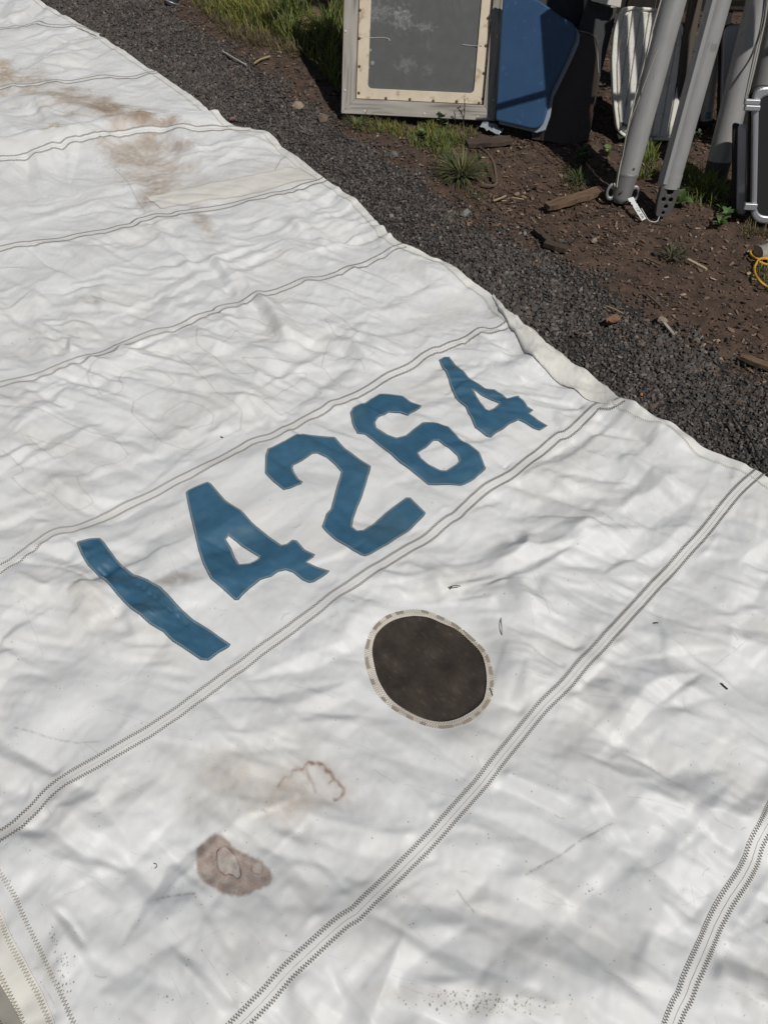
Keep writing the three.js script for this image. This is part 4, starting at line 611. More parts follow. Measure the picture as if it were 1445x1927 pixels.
// white ribbed hatch
{
  const t = leaner('ribbed_hatch', 'white ribbed hatch lid with rounded corners behind the two leaning spars', 'hatch', [1160, 262], [1288, 265], 20);
  const px = pts('1172,258 1215,264 1268,265 1284,250 1288,170 1292,80 1284,44 1268,24 1244,16 1178,11 1164,24 1154,60 1150,110 1153,190 1160,244'), P = px.map(([u, v]) => t.to2(u, v, 0.035));
  const wm = phys(1, 1, 1, 0.5, { map: dataTex(512, 512, (u, v) => { const d = sst(0.15, 0.6, fbm(u * 8, v * 4, 4)) * 0.5 + sst(0.45, 0.7, noise(u * 60, v * 50)) * 0.5, k = 1 + 0.04 * noise(u * 100, v * 100); return [lerp(0.80, 0.45, d) * k, lerp(0.78, 0.42, d) * k, lerp(0.71, 0.35, d) * k]; }) });
  mesh('lid', slab(rounded(P, 0.03), 0.030, 0, [], 0.004, 2), wm, t);
  const [x0, y0, x1, y1] = bbox(P), I = P.map((p) => [lerp((x0 + x1) / 2, p[0], 0.86), lerp((y0 + y1) / 2, p[1], 0.93)]);
  for (const [a, b] of [[[1169, 24], [1178, 235]], [[1198, 22], [1213, 255]], [[1233, 22], [1250, 264]], [[1266, 40], [1276, 170]]]) SHADES.push([t, 0.035, a, b, 0.036]);
  const n = 9;
  for (let i = 0; i < n; i++) { const a = lerp(x0 + 0.035, x1 - 0.03, i / n), b = a + (x1 - x0 - 0.065) / n - 0.006; let r = clip(clip(I, 0, a, 1), 0, b, -1); if (r.length > 2) mesh('slat', slab(r, 0.010, 0.0285, [], 0.0025, 2), wm, t); }
  mesh('rim', slab(rounded(P, 0.03), 0.012, 0.028, [rounded(I.map((p) => [p[0] + (p[0] > (x0 + x1) / 2 ? 0.006 : -0.006), p[1] + (p[1] > (y0 + y1) / 2 ? 0.006 : -0.006)]), 0.025)], 0.004, 2), wm, t);
  const s = leaner('painted_casement', 'white painted casement showing above the black board at the top edge', 'casement', [1105, 252], [1180, 252], 12);
  const a = s.to2(1113, 2, 0), b = s.to2(1166, 14, 0), c = s.to2(1166, -12, 0), e = s.to2(1118, -30, 0), sw = std(0.62, 0.60, 0.54, 0.6);
  mesh('bottom_rail', slab([a, b, c, [a[0], a[1] + c[1] - b[1]]], 0.03, -0.02), sw, s);
  mesh('stile', slab([[b[0] - 0.04, b[1]], [b[0], b[1]], [b[0], b[1] + 0.5], [b[0] - 0.04, b[1] + 0.5]], 0.028, -0.02), sw, s);
  mesh('pane', slab([[a[0], a[1]], [b[0] - 0.04, b[1]], [b[0] - 0.04, b[1] + 0.5], [a[0], a[1] + 0.5]], 0.005, -0.012, [], 0), phys(0.5, 0.5, 0.5, 0.1, { transmission: 0.7, thickness: 0 }), s);
}
// spars
const alloy = (seed, l) => phys(1, 1, 1, 0.5, { metalness: 0.25, map: dataTex(256, 512, (u, v) => { const k = 1 + 0.10 * fbm(u * 4 + seed, v * 9, 4) + 0.05 * noise(u * 70, v * 6), s = 0.4 * sst(0.55, 0.85, noise(u * 22 + 3 * noise(u * 3, v * 5) + seed, v * 17)) * sst(-0.1, 0.5, noise(u * 3 + 9, v * 4 + seed)), q = 0.3 * sst(0.3, 0.7, noise(u * 3 + seed, v * 3)); return [lerp(lerp(l * k, l * 0.85, q), 0.12, s), lerp(lerp(l * 0.985 * k, l * 0.8, q), 0.11, s), lerp(lerp(l * 0.96 * k, l * 0.73, q), 0.09, s)]; }) });
function spar(name, label, category, foot, top, back, radius, mat, len = 2.7, start = 0, lift = 0, group = 'spars leaning against the store') {
  const A = onY(...foot, lift), k = Math.tan(back * Math.PI / 180), d = rayDir(...top);
  // the point on the second ray that lies "back" degrees behind the foot
  const t = (CAMH * k - A.z - 0 - lift * k) / (-d.z - d.y * k) , B = V(d.x * t, CAMH + d.y * t, d.z * t);
  const U = B.sub(A).normalize(), g = thing(name, label, category, A, group);
  g.quaternion.setFromUnitVectors(V(0, 1, 0), U);
  if (mat) { const c = new THREE.CylinderGeometry(radius, radius, len - start, 40, 1, false).translate(0, (len + start) / 2, 0); const p = c.attributes.position, uv = c.attributes.uv; for (let i = 0; i < p.count; i++) uv.setXY(i, uv.getX(i), p.getY(i) / 1.2); mesh('tube', c, mat, g); }
  g.local = (u, v, near = radius) => { // where the ray meets the spar's front
    const inv = g.quaternion.clone().invert(), o = V(0, CAMH, 0).sub(A).applyQuaternion(inv), q = rayDir(u, v).applyQuaternion(inv), a = q.x * q.x + q.z * q.z, b = o.x * q.x + o.z * q.z, c = o.x * o.x + o.z * o.z - near * near, D = Math.max(0, b * b - a * c); return o.addScaledVector(q, (-b - Math.sqrt(D)) / a); };
  return g;
}
{
  const a1 = alloy(1, 0.38), a2 = alloy(2, 0.36), a3 = alloy(3, 0.38), a4 = alloy(4, 0.40), fit = std(0.30, 0.30, 0.295, 0.5, { metalness: 0.5 }), dark = std(0.03, 0.03, 0.03, 0.7);
  const s1 = spar('spar', 'left grey alloy spar with two-eyed end fitting and white tag on it', 'spar', [1166, 380], [1268, 0], 15, 0.0425, a1, 2.75, 0.105, 0.005);
  // end fitting: sleeve, tapered nose and an eye on each side
  const nose = new THREE.LatheGeometry([[0.016, -0.005], [0.031, 0.0], [0.038, 0.02], [0.041, 0.1], [0.0435, 0.103], [0.0435, 0.112], [0.041, 0.114]].map((p) => new THREE.Vector2(...p)), 32);
  const fe = mesh('end_fitting', nose, fit, s1);
  for (const s of [-1, 1]) { const e = new THREE.TorusGeometry(0.017, 0.0055, 10, 24).scale(1, 1.55, 1).translate(s * 0.047, 0.036, 0.004); mesh('eye', e, fit, fe); }
  for (const [u, v] of pts('1192,318 1169,362')) { const p = s1.local(u, v, 0.0435); const h = new THREE.CylinderGeometry(0.0045, 0.0045, 0.004, 12); h.applyQuaternion(new THREE.Quaternion().setFromUnitVectors(V(0, 1, 0), V(p.x, 0, p.z).normalize())).translate(p.x, p.y, p.z); mesh('rivet', h, rust, s1); }
  const s2 = spar('spar', 'second grey alloy spar from the left with dark drilled flat end plate', 'spar', [1242, 404], [1352, 0], 15, 0.0415, a2, 2.75, 0.105, 0.0);
  mesh('track', new RoundedBoxGeometry(0.016, 2.6, 0.012, 1, 0.003).translate(-0.029, 1.42, 0.033), a2, s2);
  // flat end plate with four holes
  { const pl = [[-0.030, 0], [0.022, 0], [0.034, 0.05], [0.036, 0.115], [-0.038, 0.115], [-0.037, 0.05]], hole = (x, y, r) => [...Array(14)].map((_, i) => [x + r * Math.cos(i / 14 * 6.283), y + r * Math.sin(i / 14 * 6.283)]), hs = [[0.001, 0.096, 0.013], [-0.016, 0.066, 0.0085], [0.012, 0.066, 0.0085], [0.0, 0.040, 0.008], [-0.004, 0.016, 0.0065]].map((q) => hole(...q));
    const plate = mesh('end_plate', slab(rounded(pl, 0.012), 0.022, 0.012, hs, 0.002), std(0.105, 0.10, 0.098, 0.6, { metalness: 0.4 }), s2); plate.userData.label = 'dark drilled end plate';
    mesh('plate_back', slab(rounded(pl.map(([x, y]) => [x * 0.96, y + 0.003]), 0.012), 0.008, 0.004, [], 0.001), dark, plate); mesh('collar', new THREE.CylinderGeometry(0.0428, 0.0428, 0.05, 36, 1, false).translate(0, 0.13, 0), a2, plate); }
  for (const [u, v, r] of [[1264, 291, 0.0065]]) { const p = s2.local(u, v, 0.042); mesh('bolt_hole', new THREE.CylinderGeometry(r, r, 0.002, 14).applyQuaternion(new THREE.Quaternion().setFromUnitVectors(V(0, 1, 0), V(p.x, 0, p.z).normalize())).translate(p.x, p.y, p.z), dark, s2); }
  { const A = s2.local(1304, 97, 0.0422), B = s2.local(1322, 96, 0.0422); mesh('dent', tube([A, A.clone().lerp(B, 0.5).multiplyScalar(1), B].map((p) => V(p.x * 1.0, p.y, p.z)), 0.0022, 6), dark, s2); }
  const s3 = spar('wooden_spar', 'brown wooden pole seen between the two leaning alloy spars', 'pole', [1262, 262], [1308, 0], 12, 0.034, null, 2.6);
  mesh('pole', (() => { const c = new THREE.CylinderGeometry(0.025, 0.028, 2.6, 20).translate(0, 1.3, 0); return c; })(), darkPole, s3);
  const s4 = spar('thin_spar', 'thin pale alloy tube standing between the second and the third thick spar', 'spar', [1326, 240], [1355, 0], 14, 0.026, alloy(7, 0.5), 2.3, 0.015);
  mesh('end_plug', new THREE.LatheGeometry([[0.001, 0], [0.018, 0.001], [0.0275, 0.008], [0.0275, 0.03], [0.026, 0.032]].map((p) => new THREE.Vector2(...p)), 24), dark, s4);
  mesh('rod', new THREE.CylinderGeometry(0.005, 0.005, 0.10, 10).translate(0.012, -0.02, 0.0), fit, s4);
  { const g = new THREE.CylinderGeometry(0.0264, 0.0264, 0.03, 16, 1, true, -0.5, 0.9).translate(0, 0.055, 0); mesh('blue_sticker', g, std(0.10, 0.25, 0.36, 0.5), s4); }
  const s5 = spar('spar', 'third thick grey alloy spar left of the dark hatch with a bare round end', 'spar', [1344, 338], [1428, 0], 15, 0.047, a4, 2.75, 0.07, 0.02);
  mesh('shaded_end', new THREE.LatheGeometry([[0.001, 0], [0.037, 0.002], [0.0455, 0.012], [0.0478, 0.072], [0.0478, 0.074]].map((p) => new THREE.Vector2(...p)), 32), std(0.07, 0.068, 0.066, 0.6), s5);  // dark colour paints the shade at the bare spar end
  for (const [u, v] of pts('1337,315 1350,315')) { const p = s5.local(u, v, 0.0475); mesh('rivet', new THREE.SphereGeometry(0.0045, 8, 6).translate(p.x, p.y, p.z), rust, s5); }
  const s6 = spar('spar', 'grey alloy spar rising behind the dark hatch at the right edge', 'spar', [1404, 300], [1470, 0], 15, 0.046, alloy(11, 0.30), 2.7);
  // lines hanging along the spars
  const cord = (name, label, s, P, r, m, cat = 'cord') => { const Q = P.map(([u, v, off]) => { const p = s.local(u, v, off); return p.applyQuaternion(s.quaternion).add(s.position); }), t = thing(name, label, cat, Q[Q.length - 1]); mesh('strand', tube(Q.map((q) => q.sub(t.position)), r, 6), m, t); return t; };
  const pale = std(0.42, 0.39, 0.33, 0.9);
  cord('rope', 'thin pale cord running down the left side of the left spar', s1, [[1246, -10, 0.05], [1226, 60, 0.055], [1206, 140, 0.06], [1186, 215, 0.056], [1172, 285, 0.052], [1163, 330, 0.05], [1160, 352, 0.049]], 0.0028, pale);
  cord('rope', 'dark loose cord hanging in front of the white ribbed hatch', s1, [[1236, -10, 0.10], [1222, 70, 0.10], [1212, 125, 0.11], [1206, 160, 0.10], [1205, 182, 0.08]], 0.002, std(0.06, 0.055, 0.05, 0.9));
  cord('rope', 'dark line lying down the face of the third thick spar', s5, [[1442, -10, 0.055], [1432, 55, 0.054], [1414, 105, 0.0535], [1392, 140, 0.0535], [1372, 170, 0.054]], 0.0022, std(0.10, 0.09, 0.08, 0.9));
  cord('rope', 'pale cord running down behind the right edge of the third thick spar', s5, [[1446, -10, 0.06], [1436, 50, 0.06], [1422, 110, 0.06], [1404, 190, 0.058]], 0.003, pale);
  cord('rope', 'straight pale line stretched left of the white ribbed hatch foot', s1, [[1238, 90, 0.075], [1200, 190, 0.07], [1182, 240, 0.06], [1170, 300, 0.052]], 0.0016, pale);
  // tag hung on the fitting
  const A = onY(1185, 372, 0.045), B = onY(1211, 414, 0.008), tg = thing('white_tag', 'white strip tag tied to the foot of the left spar with dark handwriting', 'tag', B);
  const U = A.clone().sub(B), L = U.length(); U.normalize(); const X = V(1, 0, 0.35).addScaledVector(U, -V(1, 0, 0.35).dot(U)).normalize(), N = X.clone().cross(U);
  tg.quaternion.setFromRotationMatrix(new THREE.Matrix4().makeBasis(X, U, N));
  mesh('strip', slab([[-0.009, 0], [0.010, 0.001], [0.0095, L * 0.62], [0.012, L * 0.66], [0.008, L * 0.70], [0.011, L * 0.76], [0.008, L * 0.8], [0.012, L * 0.86], [0.012, L * 0.98], [-0.011, L * 1.0], [-0.012, L * 0.87], [-0.007, L * 0.82], [-0.011, L * 0.75], [-0.007, L * 0.70], [-0.010, L * 0.62]], 0.0016, 0, [], 0.0003), std(0.74, 0.74, 0.72, 0.6), tg);
  const ink = []; const stroke = (...p) => ink.push(tube(p.map(([x, y]) => V(x, y * L, 0.0018)), 0.0007, 5));
  for (const y of [0.52, 0.49]) stroke([-0.004, y], [0.004, y + 0.012]);
  stroke([-0.005, 0.41], [0.005, 0.44]); stroke([-0.005, 0.44], [0.005, 0.41]); stroke([-0.004, 0.385], [0.005, 0.375], [0.0, 0.36], [0.005, 0.345]);
  stroke([-0.005, 0.26], [0.006, 0.245], [-0.005, 0.225]); stroke([-0.005, 0.205], [0.006, 0.205], [0.002, 0.18], [-0.005, 0.17]); stroke([-0.005, 0.145], [0.006, 0.15], [-0.004, 0.12], [0.006, 0.115]); stroke([-0.006, 0.085], [0.006, 0.095], [-0.006, 0.06]);
  mesh('handwriting', mergeGeometries(ink), std(0.03, 0.03, 0.04, 0.7), tg);
  const wr = thing('wire_loop', 'thin white wire loop lying under the drilled end plate', 'wire', onY(1222, 408, 0.006)); const WP = pts('1206,392 1212,402 1222,416 1234,417 1240,404 1238,394').map(([u, v], i) => onY(u, v, [0.03, 0.015, 0.008, 0.008, 0.012, 0.03][i]).sub(wr.position));
  mesh('strand', tube([...WP], 0.0018, 6), std(0.6, 0.6, 0.58, 0.5), wr);
}
// alloy framed hatch on the right
function hatch(name, label, pxA, pxB, lean, outer, prof, glassLabel, depth = 0.03) {
  const t = leaner(name, label, 'hatch', pxA, pxB, lean, 0.004), O = outer.map(([u, v]) => t.to2(u, v, depth)), R0 = rounded(O, 0.05), c = bbox(O);
  const cx = (c[0] + c[2]) / 2, cy = (c[1] + c[3]) / 2, kx = 1 - 2 * prof / (c[2] - c[0]), ky = 1 - 2 * prof / (c[3] - c[1]), I = rounded(O.map((p) => [cx + (p[0] - cx) * kx, cy + (p[1] - cy) * ky]), 0.035);
  t.box = c;
  mesh('frame', slab(R0, depth, 0, [I], 0.007), phys(0.50, 0.51, 0.53, 0.38, { metalness: 0.65 }), t);
  mesh('pane', slab(I.map((p) => [cx + (p[0] - cx) * 1.02, cy + (p[1] - cy) * 1.02]), 0.008, depth * 0.55, [], 0.001), phys(0.030, 0.030, 0.031, 0.3, { specularIntensity: 0.6 }), t).userData.label = glassLabel;
  mesh('seal', slab(rounded(O.map((p) => [p[0] - 0.006, p[1] - 0.001]), 0.05), 0.02, -0.021, [I], 0.003), std(0.015, 0.015, 0.015, 0.7), t);
  return t;
}
{
  const t = hatch('framed_hatch', 'alloy framed hatch with dark glass and two hinge clips at the right edge', [1414, 419], [1560, 427], 14, pts('1413,420 1580,430 1600,165 1417,163'), 0.030, 'dark glass pane');
  for (const [u, v] of pts('1414,192 1414,203')) { const [x, y] = t.to2(u, v, 0.034); mesh('hinge_clip', new RoundedBoxGeometry(0.055, 0.02, 0.02, 2, 0.005).translate(x, y, 0.034), galv, t); }
  { const [x, y] = t.to2(1411, 389, 0.034); mesh('hinge_clip', new RoundedBoxGeometry(0.05, 0.026, 0.022, 2, 0.005).translate(x, y, 0.03), galv, t); }
  const g = leaner('edge_on_frame', 'alloy hatch frame standing edge-on left of the dark glass hatch', 'hatch', [1380, 398], [1402, 400], 8, 0.004), O = rounded(pts('1384,402 1402,404 1406,238 1387,233').map(([u, v]) => g.to2(u, v, 0.02)), 0.018);
  mesh('frame', slab(O, 0.03, 0, [], 0.006), phys(0.52, 0.54, 0.57, 0.35, { metalness: 0.4 }), g);
  mesh('seal', slab(O.map((p) => [p[0] - 0.018, p[1] + 0.002]), 0.022, 0.002, [], 0.004), std(0.015, 0.015, 0.015, 0.7), g);
  hatch('rear_hatch', 'narrow alloy framed hatch standing in shade behind the thin tube', [1352, 250], [1412, 252], 12, pts('1354,250 1418,252 1424,46 1360,48'), 0.018, 'dark pane', 0.025);
  const o = leaner('olive_board', 'olive yellow board standing behind the spars at the top right', 'board', [1345, 232], [1480, 232], 14), P = pts('1358,20 1500,26 1500,-30 1358,-30').map(([u, v]) => o.to2(u, v, -0.06));
  mesh('sheet', slab(P, 0.02, -0.08, [], 0.002), moulded(0.16, 0.145, 0.075, 30, 0.7), o);
  mesh('batten', slab([[P[0][0] + 0.01, P[0][1] + 0.006], [P[1][0] - 0.01, P[1][1] + 0.006], [P[1][0] - 0.01, P[1][1] + 0.02], [P[0][0] + 0.01, P[0][1] + 0.02]], 0.012, -0.0605, [], 0.001), darkWood, o);
  mesh('leg', slab(rect(P[0][0] + 0.02, -0.01, P[0][0] + 0.05, P[0][1]), 0.02, -0.081, [], 0.001), darkWood, o);
}
// added store darkening the gaps; a rail in front of it carries the spars
{
  const t = thing('added_store', 'added dark timber store that shades the gaps behind the boards and spars', 'shed', [2.2, 0, -5.1]), O = t.position;
  for (let i = 0; i < 22; i++) mesh('plank', uvPlanar(new RoundedBoxGeometry(0.192, 2.4, 0.024, 1, 0.004).translate(-2.1 + i * 0.2, 1.18, 0), 0, 1), darkWood, t);
  mesh('shade_roof', uvPlanar(new THREE.BoxGeometry(4.5, 0.03, 0.75).rotateX(0.10).translate(0, 2.47, 0.28), 0, 2), darkWood, t);  // unseen roof added to keep the wall in shade
  mesh('rail', new THREE.CylinderGeometry(0.03, 0.03, 4.6, 16).rotateZ(Math.PI / 2).translate(0.3, 2.24, 1.55), galv, t);
  for (const x of [2.45]) mesh('post', uvPlanar(new RoundedBoxGeometry(0.09, 2.2, 0.09, 1, 0.008).translate(x, 1.08, 1.55), 0, 1), brownWood, t);
}
// unseen rack added above the view, its slats laid to cast dark bands
{
  const t = thing('added_shade_rack', 'unseen slatted rack added to cast dark bands on the boards', 'rack', [1.45, 1.08, -3.2]), O = t.position, S = SUN.clone().divideScalar(SUN.y), YR = 1.08;
  for (const [o, n, top, bot, w] of SHADES) {
    const [p, q] = [top, bot].map((c) => { const [x, y] = o.to2(c[0], c[1], n), v = V(x, y, n).applyQuaternion(o.quaternion).add(o.position); return v.addScaledVector(S, YR - v.y); });
    const d = p.clone().sub(q), L = d.length(), c = p.clone().lerp(q, 0.5);
    mesh('slat', uvPlanar(new RoundedBoxGeometry(w, 0.018, L + 0.04, 1, 0.004).rotateY(Math.atan2(d.x, d.z)).translate(c.x - O.x, 0, c.z - O.z), 0, 2), brownWood, t);
  }
  for (const z of [-0.26, 0.2]) mesh('batten', uvPlanar(new RoundedBoxGeometry(1.1, 0.02, 0.02, 1, 0.003).translate(-0.05, -0.0205, z), 2, 0), brownWood, t);
}
// yellow rope and grey block at the right edge
{
  const b = thing('driftwood_block', 'short grey weathered wood block beside the yellow rope', 'wood block', onY(1432, 476));
  const g = new THREE.CylinderGeometry(0.028, 0.032, 0.22, 9, 3).rotateZ(Math.PI / 2).rotateY(0.35).translate(0.07, 0.022, 0); mesh('block', uvPlanar(g, 1, 0, 2), greyWood, b);
  const r = thing('yellow_rope', 'yellow rope looped on the soil at the right edge', 'rope', onY(1425, 500));
  const ym = phys(0.55, 0.29, 0.03, 0.55);
  for (const s of ['1460,492 1440,487 1424,487 1413,480 1411,472 1415,470', '1470,486 1445,485 1428,488 1420,500 1420,515 1428,528 1440,538 1460,548', '1452,500 1436,496 1427,492']) mesh('strand', tube(pts(s).map(([u, v], i) => onY(u, v, 0.012 + 0.006 * (i % 3)).sub(r.position)), 0.0046, 8), ym, r);
}

// ---------------------------------------------------------------- loose things on the ground
function lump(name, label, category, px, size, mat, seed, group, y = 0) { const g = stoneGeo(seed, 1), t = mesh(name, g.scale(size[0], size[1], size[2]), mat); t.position.copy(onY(...px, y + size[1] * 0.5)); t.rotation.y = seed; return tag(t, label, category, group); }
function stick(name, label, category, P, r, mat, flatK = 1) { const Q = P.map(([u, v, y]) => onY(u, v, y ?? r)), t = thing(name, label, category, Q[0]); const g = tube(Q.map((q) => q.sub(t.position)), r, 7); const rr = rng(P[0][0]); const p = g.attributes.position; for (let i = 0; i < p.count; i++) { const k = 0.25 * r * noise(p.getX(i) * 40, p.getZ(i) * 40 + p.getY(i) * 90); p.setXYZ(i, p.getX(i) + k, p.getY(i) * flatK + k, p.getZ(i) + k); } g.computeVertexNormals(); mesh('wood', g, mat, t); return t; }
function splinter(name, label, a, b, w, h, mat, cat = 'wood piece') { const A = onY(...a, h / 2), B = onY(...b, h / 2), d = B.clone().sub(A), l = d.length(), t = thing(name, label, cat, A.clone().lerp(B, 0.5)); t.rotation.y = Math.atan2(d.x, d.z); const g = new THREE.BoxGeometry(w, h, l, 3, 2, 12), p = g.attributes.position; for (let i = 0; i < p.count; i++) { const z = p.getZ(i) / l, k = 1 - 0.35 * Math.max(0, Math.abs(z) * 2 - 0.6), n = noise(z * 9 + w * 99, p.getX(i) * 60); p.setXYZ(i, p.getX(i) * k + 0.08 * w * n, p.getY(i) * k + 0.12 * h * noise(z * 7, p.getX(i) * 99) + 0.004, p.getZ(i) * (1 + 0.03 * noise(p.getX(i) * 200, p.getY(i) * 200))); } g.computeVertexNormals(); mesh('wood', uvPlanar(g, 0, 2, 3), mat, t); return t; }
const paleWood = std(1, 1, 1, 0.8, { map: woodTex([0.36, 0.28, 0.18], [0.46, 0.37, 0.25], [0.25, 0.18, 0.11], 21) }), strawM = std(0.33, 0.26, 0.15, 0.9), barkM = std(1, 1, 1, 0.95, { map: woodTex([0.055, 0.036, 0.026], [0.10, 0.07, 0.05], [0.025, 0.017, 0.012], 33) }), twigM = std(0.12, 0.085, 0.055, 0.9);
splinter('weathered_stake', 'brown split wood stake lying left of the left spar foot', [1028, 391], [1136, 359], 0.042, 0.022, brownWood);
splinter('wood_splinter', 'pale bare wood splinter on the soil under the spars', [1292, 490], [1328, 509], 0.012, 0.008, paleWood);
splinter('wood_splinter', 'brown flat stake at the right edge beside the gravel', [1392, 672], [1470, 702], 0.028, 0.014, brownWood);
splinter('wood_splinter', 'thin grey splinter beside the pale stone right of the gravel', [1246, 607], [1266, 631], 0.010, 0.006, greyWood);
splinter('wood_splinter', 'short dark stick on the soil left of the pale splinter', [1212, 487], [1244, 501], 0.007, 0.006, twigM);
splinter('wood_splinter', 'thin twig on the gravel border above the rust leaf', [1216, 555], [1244, 580], 0.006, 0.005, twigM);
splinter('bark_piece', 'broken dark bark piece at the soil edge beside the gravel', [1024, 459], [1066, 471], 0.03, 0.018, barkM, 'bark');
splinter('bark_piece', 'dark bark lump tapering beside the gravel edge', [1006, 434], [1034, 456], 0.026, 0.018, barkM, 'bark');
splinter('bark_piece', 'long curled brown bark sheet under the blue board', [878, 272], [962, 265], 0.06, 0.018, barkM, 'bark');
stick('white_stick', 'thin pale straight stick on bare soil beside the grass', 'stick', [[420, 97, 0.012], [442, 110, 0.012], [465, 123, 0.01]], 0.0045, std(0.42, 0.40, 0.37, 0.7));
stick('bent_twig', 'bent brown twig arching beside the grass tuft', 'twig', [[903, 278, 0.02], [918, 290, 0.05], [928, 306, 0.05], [932, 326, 0.03], [931, 348, 0.012], [908, 348, 0.008]], 0.006, twigM);
stick('bent_twig', 'thin twig with pale bark below the grass tuft', 'twig', [[928, 378, 0.006], [944, 372, 0.008], [952, 368, 0.006]], 0.004, strawM);
stick('bent_twig', 'short straight twig on the soil right of the tuft', 'twig', [[964, 372, 0.006], [985, 375, 0.006]], 0.003, strawM);
stick('bent_twig', 'dry curved stem on the soil in front of the grass patch', 'twig', [[478, 120, 0.01], [490, 112, 0.012], [508, 106, 0.014]], 0.005, strawM);
stick('black_twig', 'long thin black twig on the gravel at the right', 'twig', [[1372, 772, 0.016], [1398, 808, 0.018], [1416, 835, 0.018], [1428, 868, 0.016]], 0.0026, std(0.02, 0.018, 0.016, 0.9));
stick('bent_twig', 'pale hooked straw on the gravel beside the rust leaf', 'twig', [[1142, 576, 0.016], [1160, 584, 0.018], [1172, 590, 0.016]], 0.0022, strawM);
lump('pale_stone', 'pale tan stone at the border right of the rust leaf', 'stone', [1244, 602], [0.022, 0.014, 0.017], std(0.26, 0.20, 0.15, 0.9), 3);
lump('grey_stone', 'larger pale grey stone on the gravel below the grass tuft', 'stone', [876, 402], [0.026, 0.018, 0.02], std(0.19, 0.185, 0.17, 0.9), 4);
lump('grey_stone', 'grey flat stone at the gravel edge below the wooden frame', 'stone', [742, 291], [0.022, 0.016, 0.02], std(0.14, 0.14, 0.135, 0.9), 9);
lump('pale_stone', 'pale lump on the gravel edge left of the wooden frame', 'stone', [562, 199], [0.036, 0.02, 0.026], std(0.30, 0.24, 0.18, 0.9), 6);
lump('brown_stone', 'brown stone half buried left of the wooden frame foot', 'stone', [608, 224], [0.035, 0.026, 0.028], std(0.15, 0.11, 0.085, 0.9), 11);
lump('pale_stone', 'small round pale stone on soil below the stake', 'stone', [1117, 453], [0.016, 0.012, 0.014], std(0.25, 0.20, 0.16, 0.9), 13);
lump('orange_chip', 'small orange chip on the gravel near the hem', 'chip', [1206, 742], [0.007, 0.004, 0.005], std(0.50, 0.20, 0.04, 0.8), 14, null, 0.012);
lump('pinkish_pebble', 'small pinkish pebble on the gravel left of the orange chip', 'stone', [1194, 746], [0.007, 0.005, 0.005], std(0.36, 0.26, 0.21, 0.8), 15, null, 0.012);
lump('reddish_brick_bit', 'reddish crumb of brick on the gravel at the top', 'stone', [438, 224], [0.016, 0.012, 0.012], std(0.20, 0.12, 0.09, 0.9), 16, null, 0.012);
// dry leaf
{
  const t = thing('dry_leaf', 'curled rust brown leaf lying on the dark gravel', 'leaf', onY(1154, 606, 0.018)), g = new THREE.PlaneGeometry(0.055, 0.036, 10, 6).rotateX(-Math.PI / 2), p = g.attributes.position;
  for (let i = 0; i < p.count; i++) { const x = p.getX(i) / 0.0275, z = p.getZ(i) / 0.018; p.setXYZ(i, p.getX(i), 0.012 * z * z + 0.004 * Math.sin(x * 4) + 0.003, p.getZ(i) * Math.sqrt(Math.max(0.04, 1 - 0.9 * x * x))); }
  g.computeVertexNormals(); mesh('blade', g, phys(0.25, 0.125, 0.07, 0.8, { transmission: 0.3, thickness: 0 }), t); mesh('stalk', tube([V(0.027, 0.004, 0), V(0.04, 0.008, 0.003), V(0.048, 0.004, 0.008)], 0.0012, 5), twigM, t); t.rotation.y = 0.3;
}
// clear plastic scrap under the frame corner
{
  const t = thing('plastic_scrap', 'crumpled clear grey plastic scrap under the right corner of the frame', 'plastic', onY(924, 244, 0.012)), g = new THREE.PlaneGeometry(0.10, 0.05, 10, 5).rotateX(-Math.PI / 2), p = g.attributes.position;
  for (let i = 0; i < p.count; i++) p.setY(i, 0.012 * noise(p.getX(i) * 40, p.getZ(i) * 50) + 0.01); g.computeVertexNormals(); mesh('sheet', g, phys(0.30, 0.32, 0.34, 0.22, { specularIntensity: 1 }), t); t.rotation.y = -0.6; t.rotation.x = 0.25;
}
